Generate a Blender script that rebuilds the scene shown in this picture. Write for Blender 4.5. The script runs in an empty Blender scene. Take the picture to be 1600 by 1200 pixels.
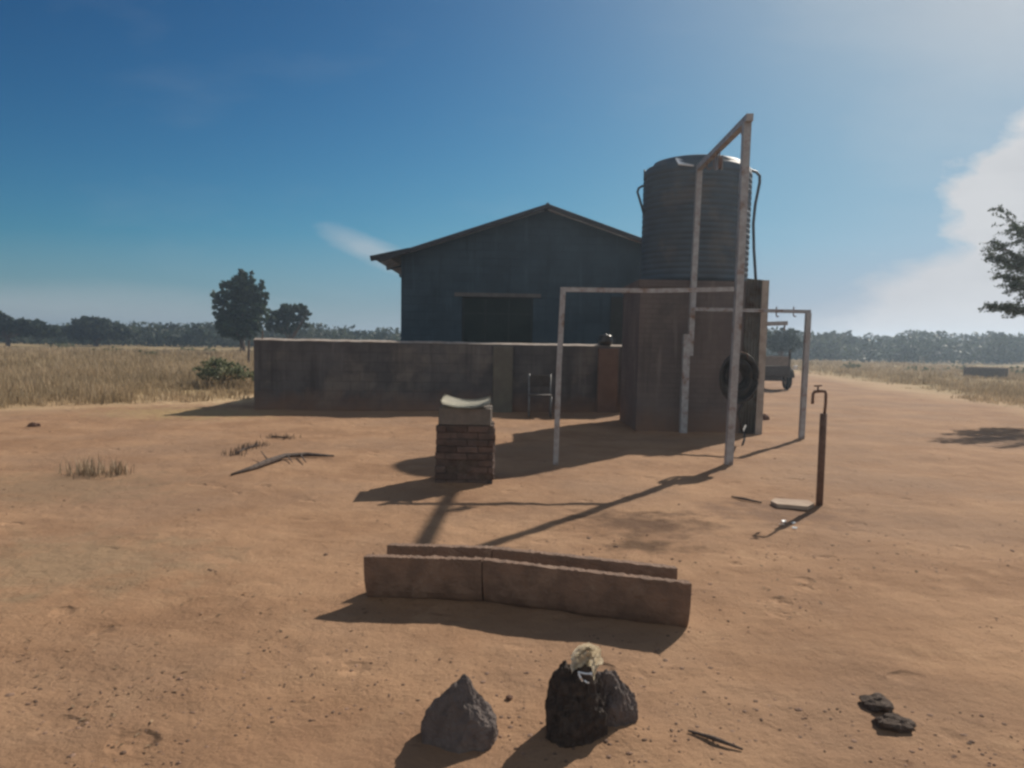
import bpy, bmesh, math, random
from mathutils import Vector, Matrix, noise
R = math.radians
rnd = random.Random(7)
S = bpy.context.scene
COL = S.collection

# ------------------------------------------------------------------ camera
F = 1232.0; PITCH = R(5.4); ROLL = R(1.1); SHIFT = 51.5 / 1600; CZ = 1.5
cam = bpy.data.cameras.new('camera'); camo = bpy.data.objects.new('camera', cam); COL.objects.link(camo)
CM = Matrix.Rotation(R(90) - PITCH, 4, 'X') @ Matrix.Rotation(ROLL, 4, 'Z')
camo.matrix_world = Matrix.Translation((0, 0, CZ)) @ CM
cam.sensor_width = 36; cam.lens = 36 * F / 1600; cam.shift_y = SHIFT
cam.clip_start = .05; cam.clip_end = 5000
S.camera = camo

# ------------------------------------------------------------------ sun and sky
AZ = R(35.8); EL = R(35.8)
SD = Vector((math.sin(AZ) * math.cos(EL), math.cos(AZ) * math.cos(EL), math.sin(EL)))
sl = bpy.data.lights.new('sun', 'SUN'); sl.energy = 3.8; sl.angle = R(.6); sl.color = (1, .91, .79)
so = bpy.data.objects.new('sun', sl); COL.objects.link(so)
so.rotation_euler = (-SD).to_track_quat('-Z', 'Y').to_euler()
S.view_settings.view_transform = 'Standard'; S.view_settings.look = 'None'
S.view_settings.exposure = .5; S.view_settings.gamma = 1
S.cycles.filter_width = 2.7

W = bpy.data.worlds.new('World'); S.world = W; W.use_nodes = True
N = W.node_tree.nodes; L = W.node_tree.links; N.clear()
def wm(op, a, b=None, c=None, clamp=False):
    n = N.new('ShaderNodeMath'); n.operation = op; n.use_clamp = clamp
    for i, v in enumerate((a, b, c)):
        if v is None: continue
        if isinstance(v, (int, float)): n.inputs[i].default_value = v
        else: L.new(v, n.inputs[i])
    return n.outputs[0]
def wmix(f, a, b, mode='MIX'):
    n = N.new('ShaderNodeMix'); n.data_type = 'RGBA'; n.blend_type = mode; n.clamp_factor = True
    for i, v in ((0, f), (6, a), (7, b)):
        if isinstance(v, (int, float)): n.inputs[i].default_value = v
        elif isinstance(v, tuple): n.inputs[i].default_value = (*v, 1)
        else: L.new(v, n.inputs[i])
    return n.outputs[2]
BACK_FILL = (2.7, 2.95, 3.2); SKYT = (.058, .123, .130); SKYM = (4.3, 3.6, 4.7)
sky = N.new('ShaderNodeTexSky'); sky.sky_type = 'NISHITA'; sky.sun_disc = False
sky.sun_elevation = EL; sky.sun_rotation = AZ; sky.altitude = 1000
sky.air_density = 1.0; sky.dust_density = 1.2; sky.ozone_density = 2.0
tc = N.new('ShaderNodeTexCoord'); sx = N.new('ShaderNodeSeparateXYZ'); L.new(tc.outputs['Generated'], sx.inputs[0])
yy = wm('MAXIMUM', sx.outputs[1], .02)
U = wm('DIVIDE', sx.outputs[0], yy); V = wm('DIVIDE', sx.outputs[2], yy)
cu = N.new('ShaderNodeCombineXYZ'); L.new(U, cu.inputs[0]); L.new(V, cu.inputs[1])
def wnoise(scale, sxy=(1, 1), det=6, off=0):
    mp = N.new('ShaderNodeMapping'); L.new(cu.outputs[0], mp.inputs[0]); mp.inputs['Scale'].default_value = (sxy[0], sxy[1], 1)
    mp.inputs['Location'].default_value = (off, off * .7, 0)
    n = N.new('ShaderNodeTexNoise'); n.inputs['Scale'].default_value = scale; n.inputs['Detail'].default_value = det
    n.inputs['Roughness'].default_value = .55
    L.new(mp.outputs[0], n.inputs[0]); return n.outputs[0]
def cloud(u0, v0, ru, rv, rot, amp, nz, soft):
    du = wm('SUBTRACT', U, u0); dv = wm('SUBTRACT', V, v0); c, s = math.cos(rot), math.sin(rot)
    a = wm('DIVIDE', wm('ADD', wm('MULTIPLY', du, c), wm('MULTIPLY', dv, s)), ru)
    b = wm('DIVIDE', wm('SUBTRACT', wm('MULTIPLY', dv, c), wm('MULTIPLY', du, s)), rv)
    d = wm('SQRT', wm('ADD', wm('MULTIPLY', a, a), wm('MULTIPLY', b, b)))
    e = wm('ADD', wm('SUBTRACT', 1.0, d), wm('MULTIPLY', wm('SUBTRACT', nz, .5), amp))
    return wm('MULTIPLY', e, soft, clamp=True)
n1 = wnoise(5.5, (1, 2.0), 12); n2 = wnoise(9, (1, 2.2), 8, 3.1); n3 = wnoise(3, (1, 3.5), 6, 7.7)
front = wm('GREATER_THAN', sx.outputs[1], .03)
m_r = wm('MAXIMUM', cloud(.69, .20, .20, .105, .35, 1.9, n1, 4.0), cloud(.585, .07, .33, .09, .42, 1.7, n1, 2.2))      # bank of cloud low on the right
m_r2 = cloud(.66, .045, .36, .06, .06, 1.2, n3, 1.6)
m_l = cloud(-.62, .028, .5, .042, -.03, 1.3, n3, 1.1)    # pale band low on the left
m_w = cloud(-.172, .108, .085, .02, -.36, 1.3, n2, 1.5)    # wisp by the eave
m_t = cloud(.66, .52, .38, .30, .3, .9, n3, .9)          # veil near the sun
m_h = cloud(.0, .0, 1.6, .045, 0, .7, n3, .8)
allm = wm('MAXIMUM', wm('MAXIMUM', wm('MULTIPLY', m_r, .95), wm('MULTIPLY', m_r2, .6)), wm('MULTIPLY', m_w, .45))
allm = wm('MAXIMUM', allm, wm('MAXIMUM', wm('MULTIPLY', m_l, .3), wm('MULTIPLY', m_t, .5)))
allm = wm('MAXIMUM', allm, wm('MULTIPLY', m_h, .2))
faint = wm('MULTIPLY', wm('SUBTRACT', wnoise(4, (1, 3), 8, 11.3), .55, clamp=True), .22)
allm = wm('MULTIPLY', wm('MAXIMUM', allm, faint), front)
gm = N.new('ShaderNodeGamma'); gm.inputs[1].default_value = 1.7; L.new(sky.outputs[0], gm.inputs[0])
tint = wmix(1.0, gm.outputs[0], SKYT, 'MULTIPLY')
sr = N.new('ShaderNodeSeparateColor'); L.new(tint, sr.inputs[0]); cr = N.new('ShaderNodeCombineColor')
for i in range(3):      # soft shoulder, as a camera renders the bright sky near the sun
    q = wm('DIVIDE', sr.outputs[i], SKYM[i]); L.new(wm('DIVIDE', sr.outputs[i], wm('SQRT', wm('ADD', 1.0, wm('MULTIPLY', q, q)))), cr.inputs[i])
tint = cr.outputs[0]
# glare of thin high cloud round the sun
dp = N.new('ShaderNodeVectorMath'); dp.operation = 'DOT_PRODUCT'; L.new(tc.outputs['Generated'], dp.inputs[0]); dp.inputs[1].default_value = SD
gl = wm('POWER', wm('MAXIMUM', dp.outputs['Value'], 0.0), 15.0)
tint = wmix(wm('MULTIPLY', wm('SUBTRACT', 1.0, wm('DIVIDE', V, .13), clamp=True), .75), tint, (1.6, 2.15, 2.85))
base = wmix(wm('MULTIPLY', gl, .95), tint, (3.7, 3.55, 3.6))
ccol = wmix(wm('MULTIPLY', gl, 1.3, clamp=True), (4.1, 4.15, 4.3), (5.1, 5.0, 4.9))
ccol = wmix(wm('MULTIPLY', wm('SUBTRACT', wnoise(6, (1, 2.2), 10, 5.3), .42, clamp=True), 3.2, clamp=True), ccol, wmix(.4, ccol, (2.9, 2.95, 3.2)))
fin = wmix(allm, base, ccol)
# unseen half of the sky behind the camera: bright fill added for shaded fronts
bk = N.new('ShaderNodeMapRange'); bk.interpolation_type = 'SMOOTHSTEP'; bk.inputs[1].default_value = .05; bk.inputs[2].default_value = -.45; L.new(sx.outputs[1], bk.inputs[0])
fin = wmix(bk.outputs[0], fin, BACK_FILL)
bg = N.new('ShaderNodeBackground'); bg.inputs[1].default_value = .10; L.new(fin, bg.inputs[0])
wo = N.new('ShaderNodeOutputWorld'); L.new(bg.outputs[0], wo.inputs[0])

# ------------------------------------------------------------------ pixel helpers (photo pixels, 1600x1200)
def ray(px, py):
    v = Vector(((px - 800) / F, (600 - py) / F + SHIFT * 1600 / F, -1))
    return (CM.to_3x3() @ v)
def atD(px, py, D):
    d = ray(px, py); return Vector((0, 0, CZ)) + d * (D / d.y)
def atZ(px, py, z=0.0):
    d = ray(px, py); return Vector((0, 0, CZ)) + d * ((z - CZ) / d.z)

# ------------------------------------------------------------------ materials
def mat(name, c1, c2=None, scale=5, rough=.85, bump=.3, bscale=30, metal=0, det=6, c3=None, s3=1.0, spec=.3, stretch=(1, 1, 1), bdist=.02, island=0):
    m = bpy.data.materials.new(name); m.use_nodes = True
    t = m.node_tree; n = t.nodes; l = t.links; b = n['Principled BSDF']
    b.inputs['Roughness'].default_value = rough; b.inputs['Metallic'].default_value = metal
    b.inputs['Specular IOR Level'].default_value = spec
    co = n.new('ShaderNodeTexCoord'); mp = n.new('ShaderNodeMapping'); l.new(co.outputs['Object'], mp.inputs[0]); mp.inputs['Scale'].default_value = stretch
    def nz(s, d=6, r=.6):
        q = n.new('ShaderNodeTexNoise'); q.inputs['Scale'].default_value = s; q.inputs['Detail'].default_value = d; q.inputs['Roughness'].default_value = r
        l.new(mp.outputs[0], q.inputs[0]); return q.outputs[0]
    def ramp(v, a, z):
        q = n.new('ShaderNodeMapRange'); q.inputs[1].default_value = a; q.inputs[2].default_value = z; q.interpolation_type = 'SMOOTHSTEP'
        l.new(v, q.inputs[0]); return q.outputs[0]
    def mx(f, a, z):
        q = n.new('ShaderNodeMix'); q.data_type = 'RGBA'; l.new(f, q.inputs[0])
        for i, v in ((6, a), (7, z)):
            if isinstance(v, tuple): q.inputs[i].default_value = (*v, 1)
            else: l.new(v, q.inputs[i])
        return q.outputs[2]
    c2 = c2 or tuple(x * .7 for x in c1)
    col = mx(ramp(nz(scale, det), .35, .65), c1, c2)
    if c3: col = mx(ramp(nz(s3, 4), .5, .72), col, c3)
    if island:
        g = n.new('ShaderNodeNewGeometry'); hs = n.new('ShaderNodeHueSaturation'); l.new(col, hs.inputs['Color'])
        mr = n.new('ShaderNodeMapRange'); mr.inputs[3].default_value = 1 - island; mr.inputs[4].default_value = 1 + island
        l.new(g.outputs['Random Per Island'], mr.inputs[0]); l.new(mr.outputs[0], hs.inputs['Value']); col = hs.outputs[0]
    l.new(col, b.inputs['Base Color'])
    if bump:
        bp = n.new('ShaderNodeBump'); bp.inputs['Strength'].default_value = bump; bp.inputs['Distance'].default_value = bdist
        l.new(nz(bscale, 8, .65), bp.inputs['Height']); l.new(bp.outputs[0], b.inputs['Normal'])
    return m, n, l, b, nz, ramp, mx, co
def M_(*a, **k): return mat(*a, **k)[0]
def wall_mat(name, c1, c2, bw, bh, joint, dirt=(.22, .13, .085), **k):
    # plastered block wall: faint courses, rain streaks from the top, red dust splashed along the foot
    m, n, l, b, nz, ramp, mx, co = mat(name, c1, c2, **k)
    g = n.new('ShaderNodeNewGeometry'); sp = n.new('ShaderNodeSeparateXYZ'); l.new(g.outputs['Position'], sp.inputs[0])
    cb = n.new('ShaderNodeCombineXYZ'); ad = n.new('ShaderNodeMath'); ad.operation = 'ADD'; l.new(sp.outputs[0], ad.inputs[0]); l.new(sp.outputs[1], ad.inputs[1])
    l.new(ad.outputs[0], cb.inputs[0]); l.new(sp.outputs[2], cb.inputs[1])
    br = n.new('ShaderNodeTexBrick'); l.new(cb.outputs[0], br.inputs[0]); br.inputs['Scale'].default_value = 1; br.inputs['Brick Width'].default_value = bw; br.inputs['Row Height'].default_value = bh
    br.inputs['Mortar Size'].default_value = .009; br.inputs['Mortar Smooth'].default_value = .3; br.inputs['Color1'].default_value = (.2, .2, .2, 1); br.inputs['Color2'].default_value = (.8, .8, .8, 1); br.inputs['Mortar'].default_value = (.5, .5, .5, 1)
    def mm(op, a, b_, cl=False):
        q = n.new('ShaderNodeMath'); q.operation = op; q.use_clamp = cl
        for i, v in enumerate((a, b_)):
            if isinstance(v, (int, float)): q.inputs[i].default_value = v
            else: l.new(v, q.inputs[i])
        return q.outputs[0]
    col = b.inputs['Base Color'].links[0].from_socket
    wear = ramp(nz(.9, 5), .3, .65)
    col = mx(mm('MULTIPLY', mm('MULTIPLY', br.outputs['Fac'], joint), wear), col, tuple(x * .45 for x in c1))
    hs = n.new('ShaderNodeHueSaturation'); l.new(col, hs.inputs['Color']); l.new(mm('ADD', mm('MULTIPLY', br.outputs['Color'], .35 * joint), 1 - .17 * joint), hs.inputs['Value']); col = hs.outputs[0]
    st = n.new('ShaderNodeTexNoise'); st.inputs['Scale'].default_value = 1; st.inputs['Detail'].default_value = 5; mp = n.new('ShaderNodeMapping'); mp.inputs['Scale'].default_value = (5, .5, 1); l.new(cb.outputs[0], mp.inputs[0]); l.new(mp.outputs[0], st.inputs[0])
    col = mx(mm('MULTIPLY', ramp(st.outputs[0], .55, .72), .6), col, tuple(x * .5 for x in c1))
    col = mx(mm('MULTIPLY', ramp(st.outputs[0], .42, .28), .45), col, tuple(min(.8, x * 1.6) for x in c1))
    foot = mm('ADD', mm('SUBTRACT', 1.0, mm('DIVIDE', sp.outputs[2], .45)), mm('MULTIPLY', mm('SUBTRACT', nz(3, 5), .5), 1.3), )
    col = mx(mm('MULTIPLY', foot, .75, True), col, dirt)
    l.new(col, b.inputs['Base Color'])
    bp = n.new('ShaderNodeBump'); bp.inputs['Strength'].default_value = .6; bp.inputs['Distance'].default_value = .008; bp.invert = True
    l.new(br.outputs['Fac'], bp.inputs['Height']); l.new(b.inputs['Normal'].links[0].from_socket, bp.inputs['Normal']); l.new(bp.outputs[0], b.inputs['Normal'])
    return m

def foliage_mat(name, c1, c2, scale=.8):
    m, n, l, b, nz, ramp, mx, co = mat(name, c1, c2, scale, .6, 0, island=.35, spec=.2)
    tr = n.new('ShaderNodeBsdfTranslucent'); ms = n.new('ShaderNodeMixShader'); ms.inputs[0].default_value = .3
    l.new(b.inputs['Base Color'].links[0].from_socket, tr.inputs[0]); l.new(b.outputs[0], ms.inputs[1]); l.new(tr.outputs[0], ms.inputs[2])
    l.new(ms.outputs[0], n['Material Output'].inputs[0]); return m

MT = {}
# sandy ground: reddish dust, paler sandy edges, straw-coloured veld beyond the yard
def ground_mat():
    m, n, l, b, nz, ramp, mx, co = mat('sand_ground', (.365, .222, .130), (.272, .158, .091), .9, .95, 0, spec=.1)
    geo = n.new('ShaderNodeNewGeometry'); sp = n.new('ShaderNodeSeparateXYZ'); l.new(geo.outputs['Position'], sp.inputs[0])
    def mm(op, a, b_=None, cl=False):
        q = n.new('ShaderNodeMath'); q.operation = op; q.use_clamp = cl
        for i, v in enumerate((a, b_)):
            if v is None: continue
            if isinstance(v, (int, float)): q.inputs[i].default_value = v
            else: l.new(v, q.inputs[i])
        return q.outputs[0]
    col = b.inputs['Base Color'].links[0].from_socket
    col = mx(mm('MULTIPLY', ramp(nz(3.3, 10, .7), .5, .75), .6), col, (.44, .28, .165))
    col = mx(mm('MULTIPLY', ramp(nz(.35, 5), .42, .66), .7), col, (.27, .175, .115))
    col = mx(mm('MULTIPLY', ramp(nz(14, 7, .75), .56, .72), .75), col, (.18, .10, .06))
    col = mx(mm('MULTIPLY', ramp(nz(55, 4, .75), .56, .7), .6), col, (.15, .085, .055))
    # straw veld mask: left of a wandering line and beyond it, and right/back
    wob = mm('MULTIPLY', mm('SUBTRACT', nz(.25, 5), .5), 7.0)
    X = sp.outputs[0]; Y = sp.outputs[1]
    lm = mm('SUBTRACT', mm('ADD', mm('ADD', mm('MULTIPLY', X, -1.0), mm('MULTIPLY', Y, .55)), wob), 18.3)
    rm = mm('MAXIMUM', mm('SUBTRACT', mm('ADD', mm('SUBTRACT', X, mm('MULTIPLY', Y, .12)), mm('MULTIPLY', wob, .5)), 11.4), mm('MULTIPLY', mm('SUBTRACT', Y, 47.0), .3))
    vm = mm('MULTIPLY', mm('MAXIMUM', lm, rm), .5, True)
    straw = mx(ramp(nz(.5, 6), .35, .65), (.34, .25, .13), (.25, .19, .10))
    edge = mm('MULTIPLY', mm('ADD', mm('MAXIMUM', lm, rm), 1.6), .6, True)
    col = mx(mm('MULTIPLY', edge, .7), col, (.45, .32, .19))
    col = mx(vm, col, straw)
    # damp dark patches in the yard near the tap (spilled water)
    def patch(x, y, r, col, c, f):
        dx = mm('MULTIPLY', mm('SUBTRACT', X, x), .75); dy = mm('SUBTRACT', Y, y)
        d = mm('SQRT', mm('ADD', mm('MULTIPLY', dx, dx), mm('MULTIPLY', dy, dy)))
        e = mm('ADD', mm('SUBTRACT', 1.0, mm('DIVIDE', d, r)), mm('MULTIPLY', mm('SUBTRACT', nz(4.5, 6), .5), 2.6))
        return mx(mm('MULTIPLY', mm('MULTIPLY', e, 1.4, True), f), col, c)
    p = atZ(1010, 815); col = patch(p.x, p.y, .55, col, (.13, .075, .045), .95)
    p = atZ(1010, 850); col = patch(p.x, p.y, .3, col, (.12, .07, .04), .95)
    p = atZ(1215, 800); col = patch(p.x, p.y, .6, col, (.18, .11, .075), .7)
    p = atZ(370, 700); col = patch(p.x, p.y, .8, col, (.23, .14, .085), .6)
    p = atZ(60, 760); col = patch(p.x, p.y, 1.2, col, (.23, .16, .10), .6)
    p = atZ(100, 880); col = patch(p.x, p.y, .9, col, (.25, .19, .12), .5)
    p = atZ(590, 1180); col = patch(p.x, p.y, .5, col, (.26, .15, .09), .5)
    p = atZ(330, 622); col = patch(p.x, p.y, 2.6, col, (.56, .42, .25), .8)
    p = atZ(300, 645); col = patch(p.x, p.y, 1.6, col, (.36, .28, .13), .5)
    l.new(col, b.inputs['Base Color'])
    b1 = n.new('ShaderNodeBump'); b1.inputs['Strength'].default_value = .6; b1.inputs['Distance'].default_value = .05; l.new(nz(5, 5, .55), b1.inputs['Height'])
    b2 = n.new('ShaderNodeBump'); b2.inputs['Strength'].default_value = .6; b2.inputs['Distance'].default_value = .018; l.new(nz(38, 6, .7), b2.inputs['Height']); l.new(b1.outputs[0], b2.inputs['Normal'])
    vo = n.new('ShaderNodeTexVoronoi'); vo.inputs['Scale'].default_value = 2.6; vo.inputs['Randomness'].default_value = 1
    wn = n.new('ShaderNodeTexNoise'); wn.inputs['Scale'].default_value = 7; vm_ = n.new('ShaderNodeVectorMath'); vm_.operation = 'MULTIPLY_ADD'
    l.new(co.outputs['Object'], wn.inputs[0]); l.new(wn.outputs['Color'], vm_.inputs[0]); vm_.inputs[1].default_value = (.16, .16, 0); l.new(co.outputs['Object'], vm_.inputs[2]); l.new(vm_.outputs[0], vo.inputs[0])
    dim = ramp(vo.outputs['Distance'], .10, .24)
    msk = ramp(nz(.8, 3), .45, .6)
    hh_ = mm('SUBTRACT', 1.0, mm('MULTIPLY', mm('SUBTRACT', 1.0, dim), msk))
    b3 = n.new('ShaderNodeBump'); b3.inputs['Strength'].default_value = .8; b3.inputs['Distance'].default_value = .022; l.new(hh_, b3.inputs['Height']); l.new(b2.outputs[0], b3.inputs['Normal'])
    l.new(b3.outputs[0], b.inputs['Normal'])
    return m
MT['ground'] = ground_mat()
MT['plaster'] = wall_mat('weathered_plaster', (.125, .115, .112), (.085, .078, .077), .42, .205, .45, scale=1.6, rough=.92, bump=.6, bscale=45, c3=(.18, .155, .135), s3=1.1)
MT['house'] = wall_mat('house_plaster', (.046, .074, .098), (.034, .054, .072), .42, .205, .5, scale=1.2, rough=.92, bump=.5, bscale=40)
MT['coping'] = M_('cement_coping', (.42, .36, .31), (.30, .25, .21), 6, .9, .6, 60)
MT['pillar_red'] = M_('reddish_cement', (.17, .11, .085), (.14, .09, .07), 4, .9, .6, 50)
MT['pillar_grey'] = M_('greenish_cement', (.17, .155, .12), (.14, .125, .10), 4, .9, .6, 50)
MT['lintel'] = M_('lintel_cement', (.14, .13, .12), (.11, .10, .095), 4, .9, .4, 50)
MT['iron'] = M_('roof_iron', (.30, .29, .28), (.22, .20, .19), 3, .45, .2, 20, metal=.6, c3=(.22, .12, .07), s3=2)
MT['timber'] = M_('old_timber', (.05, .05, .055), (.035, .035, .04), 8, .85, .5, 40)
MT['dark_glass'] = M_('dark_glass', (.012, .022, .02), (.02, .03, .028), 2, .5, 0, spec=.15)
MT['wframe'] = M_('window_steel', (.03, .035, .035), (.02, .025, .025), 8, .6, .2, 60)
MT['tank'] = M_('dark_green_polyethylene', (.066, .09, .115), (.055, .07, .085), 2, .6, .15, 25, c3=(.11, .11, .11), s3=1.3, spec=.4)
MT['lid'] = M_('bright_glint_plate', (.75, .76, .76), (.65, .66, .66), 8, .25, .1, 30, spec=.6)  # near-white plate that imitates a glint on the tank top
MT['stand'] = wall_mat('stand_plaster', (.16, .128, .115), (.12, .097, .09), .23, .085, .4, scale=1.3, rough=.92, bump=.6, bscale=40, c3=(.09, .078, .07), s3=1.0)
MT['sheet'] = M_('corrugated_sheet', (.34, .33, .30), (.26, .25, .22), 5, .6, .3, 40, metal=.3, c3=(.17, .10, .06), s3=3)
MT['galv'] = M_('galvanised_tube', (.40, .40, .41), (.31, .30, .30), 14, .6, .3, 70, metal=.25, c3=(.20, .12, .08), s3=5)
MT['rust'] = M_('rusty_pipe', (.20, .12, .085), (.14, .085, .06), 22, .8, .5, 80, metal=.2)
MT['chairtube'] = M_('chair_tube', (.25, .25, .25), (.18, .18, .18), 12, .5, .1, 50, metal=.3)
MT['pipe'] = M_('black_pipe', (.05, .055, .06), (.07, .075, .08), 8, .5, .1, 50)
MT['hose'] = M_('black_hose', (.03, .03, .03), (.055, .05, .045), 12, .6, .3, 60, spec=.3)
MT['brick'] = None
MT['concrete'] = M_('trough_concrete', (.26, .165, .115), (.19, .125, .09), 7, .92, .8, 55, c3=(.31, .21, .15), s3=5)
MT['white_slab'] = M_('pale_cement_sheet', (.66, .63, .52), (.55, .53, .44), 6, .85, .4, 50)
MT['block'] = M_('cement_block', (.21, .18, .155), (.16, .14, .12), 10, .92, .7, 70)
MT['pad'] = M_('pad_concrete', (.46, .35, .26), (.36, .26, .19), 5, .9, .5, 50)
MT['stone'] = M_('grey_stone', (.17, .135, .12), (.12, .095, .085), 14, .85, .8, 60, c3=(.22, .18, .16), s3=9)
MT['stone_red'] = M_('red_stone', (.22, .12, .08), (.15, .085, .06), 14, .85, .8, 60)
MT['char'] = M_('dark_rock_face', (.062, .047, .040), (.11, .085, .07), 30, .85, 1.0, 70, bdist=.03)
MT['bone'] = M_('cream_sheeting', (.88, .82, .70), (.78, .70, .56), 30, .7, .6, 80)
MT['foil'] = M_('torn_foil', (.75, .78, .80), (.55, .58, .62), 20, .25, .2, 80, metal=.5)
MT['dung'] = M_('dry_dung', (.095, .068, .052), (.13, .095, .075), 30, .95, 1.0, 80, bdist=.02)
MT['bark'] = M_('bark', (.12, .09, .07), (.08, .06, .05), 10, .9, .8, 30)
MT['deadwood'] = M_('dead_wood', (.13, .10, .085), (.08, .06, .05), 20, .9, .8, 60)
MT['straw'] = foliage_mat('straw_grass', (.47, .36, .235), (.28, .215, .13), .3)
MT['straw_dry'] = M_('dry_weed', (.42, .33, .22), (.30, .22, .14), 3, .8, 0, island=.3)
MT['leaf_dark'] = foliage_mat('dark_leaves', (.035, .06, .035), (.06, .085, .045))
MT['leaf_far'] = foliage_mat('far_leaves', (.04, .06, .04), (.065, .08, .05), .1)
MT['leaf_grey'] = foliage_mat('grey_green_leaves', (.20, .23, .13), (.27, .27, .16), 2)
MT['leaf_thorn'] = foliage_mat('thorn_leaves', (.06, .085, .05), (.09, .11, .065))
MT['tyre'] = M_('tyre_rubber', (.025, .025, .025), (.035, .033, .03), 20, .85, .3, 60)
MT['rim'] = M_('wheel_rim', (.35, .34, .32), (.28, .27, .25), 8, .5, .1, 50, metal=.5)
MT['cart'] = M_('cart_steel', (.09, .08, .075), (.07, .06, .055), 6, .7, .3, 40, metal=.2)
MT['cart_top'] = M_('cart_side_boards', (.26, .22, .19), (.20, .17, .15), 6, .85, .3, 40)
MT['white'] = M_('white_plastic', (.8, .8, .78), (.7, .7, .68), 6, .4, 0)
MT['pot'] = M_('black_pot', (.02, .02, .02), (.035, .033, .03), 10, .35, .2, 30, spec=.6)

def brick_mat():
    m, n, l, b, nz, ramp, mx, co = mat('worn_brick', (.15, .10, .08), (.10, .072, .06), 9, .95, .8, 50, island=.25)
    return m
MT['brick'] = brick_mat(); MT['mortar'] = M_('earth_mortar', (.13, .095, .075), (.09, .065, .05), 12, .95, .8, 60)

# ------------------------------------------------------------------ object helpers
def link(name, bm, m, parent=None, smooth=False):
    me = bpy.data.meshes.new(name); bm.normal_update(); bm.to_mesh(me); bm.free()
    if smooth:
        for p in me.polygons: p.use_smooth = True
    o = bpy.data.objects.new(name, me); COL.objects.link(o)
    if m: me.materials.append(MT[m] if isinstance(m, str) else m)
    if parent:
        o.parent = parent; o.matrix_parent_inverse = Matrix.Translation(-parent.location) if False else Matrix.Identity(4)
        # geometry is written in world space: bring it into the parent's space
        me.transform(Matrix.Translation(-parent.location))
    return o
def tag(o, label, cat, group=None):
    o['label'] = label; o['category'] = cat
    if group: o['group'] = group
    return o
def thing(name, label, cat, loc, group=None):
    o = bpy.data.objects.new(name, None); COL.objects.link(o); o.location = loc; o.empty_display_size = .2
    return tag(o, label, cat, group)
def solo(name, bm, m, label, cat, group=None, smooth=False, origin=None):
    o = link(name, bm, m, None, smooth); tag(o, label, cat, group)
    if origin is not None:
        o.data.transform(Matrix.Translation(-Vector(origin))); o.location = origin
    return o
def box(bm, lo, hi, M=None, bev=0):
    g = bmesh.ops.create_cube(bm, size=1); vs = g['verts']
    c = (Vector(lo) + Vector(hi)) / 2; s = Vector(hi) - Vector(lo)
    for v in vs: v.co = Vector((v.co.x * s.x, v.co.y * s.y, v.co.z * s.z)) + c
    if bev:
        es = list({e for v in vs for e in v.link_edges})
        r = bmesh.ops.bevel(bm, geom=es, offset=bev, segments=2, profile=.6, affect='EDGES'); vs = list({v for f in r['faces'] for v in f.verts} | {v for v in vs if v.is_valid})
    if M:
        for v in vs: v.co = M @ v.co
    return vs
def tube(bm, pts, rad, seg=8, cap=True, sq=False, ang=0):
    pts = [Vector(p) for p in pts]; n = len(pts)
    rad = rad if isinstance(rad, (list, tuple)) else [rad] * n
    rings = []; up = None
    if sq: seg = 4
    for i, p in enumerate(pts):
        t = (pts[min(i + 1, n - 1)] - pts[max(i - 1, 0)]).normalized()
        if up is None: up = Vector((0, 0, 1)) if abs(t.z) < .9 else Vector((0, 1, 0))
        s = t.cross(up)
        if s.length < 1e-4: s = t.cross(Vector((1, 0, 0)))
        s.normalize(); u = s.cross(t).normalized(); up = u
        r = rad[i]; k = r * (math.sqrt(2) if sq else 1); a0 = math.pi / 4 if sq else 0
        rings.append([bm.verts.new(p + (s * math.cos(a0 + ang + 2 * math.pi * j / seg) + u * math.sin(a0 + ang + 2 * math.pi * j / seg)) * k) for j in range(seg)])
    for a, b in zip(rings, rings[1:]):
        for j in range(seg): bm.faces.new((a[j], a[(j + 1) % seg], b[(j + 1) % seg], b[j]))
    if cap: bm.faces.new(rings[0][::-1]); bm.faces.new(rings[-1])
    return bm
def lathe(bm, prof, c, seg=48):
    rings = [[bm.verts.new((c[0] + r * math.cos(2 * math.pi * j / seg), c[1] + r * math.sin(2 * math.pi * j / seg), c[2] + z)) for j in range(seg)] for r, z in prof]
    for a, b in zip(rings, rings[1:]):
        for j in range(seg): bm.faces.new((a[j], a[(j + 1) % seg], b[(j + 1) % seg], b[j]))
    bm.faces.new(rings[0][::-1]); bm.faces.new(rings[-1])
    return bm
MOUNDS = []
for px_, py_, r_, h_ in ((716, 1165, .19, .026), (905, 1160, .17, .024), (962, 1140, .13, .02), (1138, 728, .14, .03), (1280, 791, .12, .03), (868, 729, .12, .025), (1252, 687, .14, .03), (726, 752, .4, .03), (600, 938, .16, .016), (680, 944, .15, .02), (770, 950, .16, .018), (860, 962, .15, .024), (950, 975, .16, .016), (1040, 985, .15, .022)):
    m_ = atZ(px_, py_); MOUNDS.append((m_.x, m_.y, r_, h_))
def gz(x, y):
    d = math.hypot(x, y); k = min(1, d / 12)
    z = .022 * noise.noise(Vector((x * .55, y * .55, 3.1))) + .012 * noise.noise(Vector((x * 1.9, y * 1.9, 8.3)))
    z += .008 * noise.noise(Vector((x * 5.3, y * 5.3, 1.3)))
    for mx_, my_, r_, h_ in MOUNDS:
        q = ((x - mx_) ** 2 + (y - my_) ** 2) / (r_ * r_)
        if q < 6: z += h_ * math.exp(-q)
    if d < 20: z += .007 * noise.noise(Vector((x * 11, y * 11, 4.3)))
    if d > 18: z += min(1, (d - 18) / 40) * .35 * noise.noise(Vector((x * .03, y * .03, 5)))
    return z
def G(px, py):
    p = atZ(px, py); p.z = gz(p.x, p.y); return p

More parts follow.
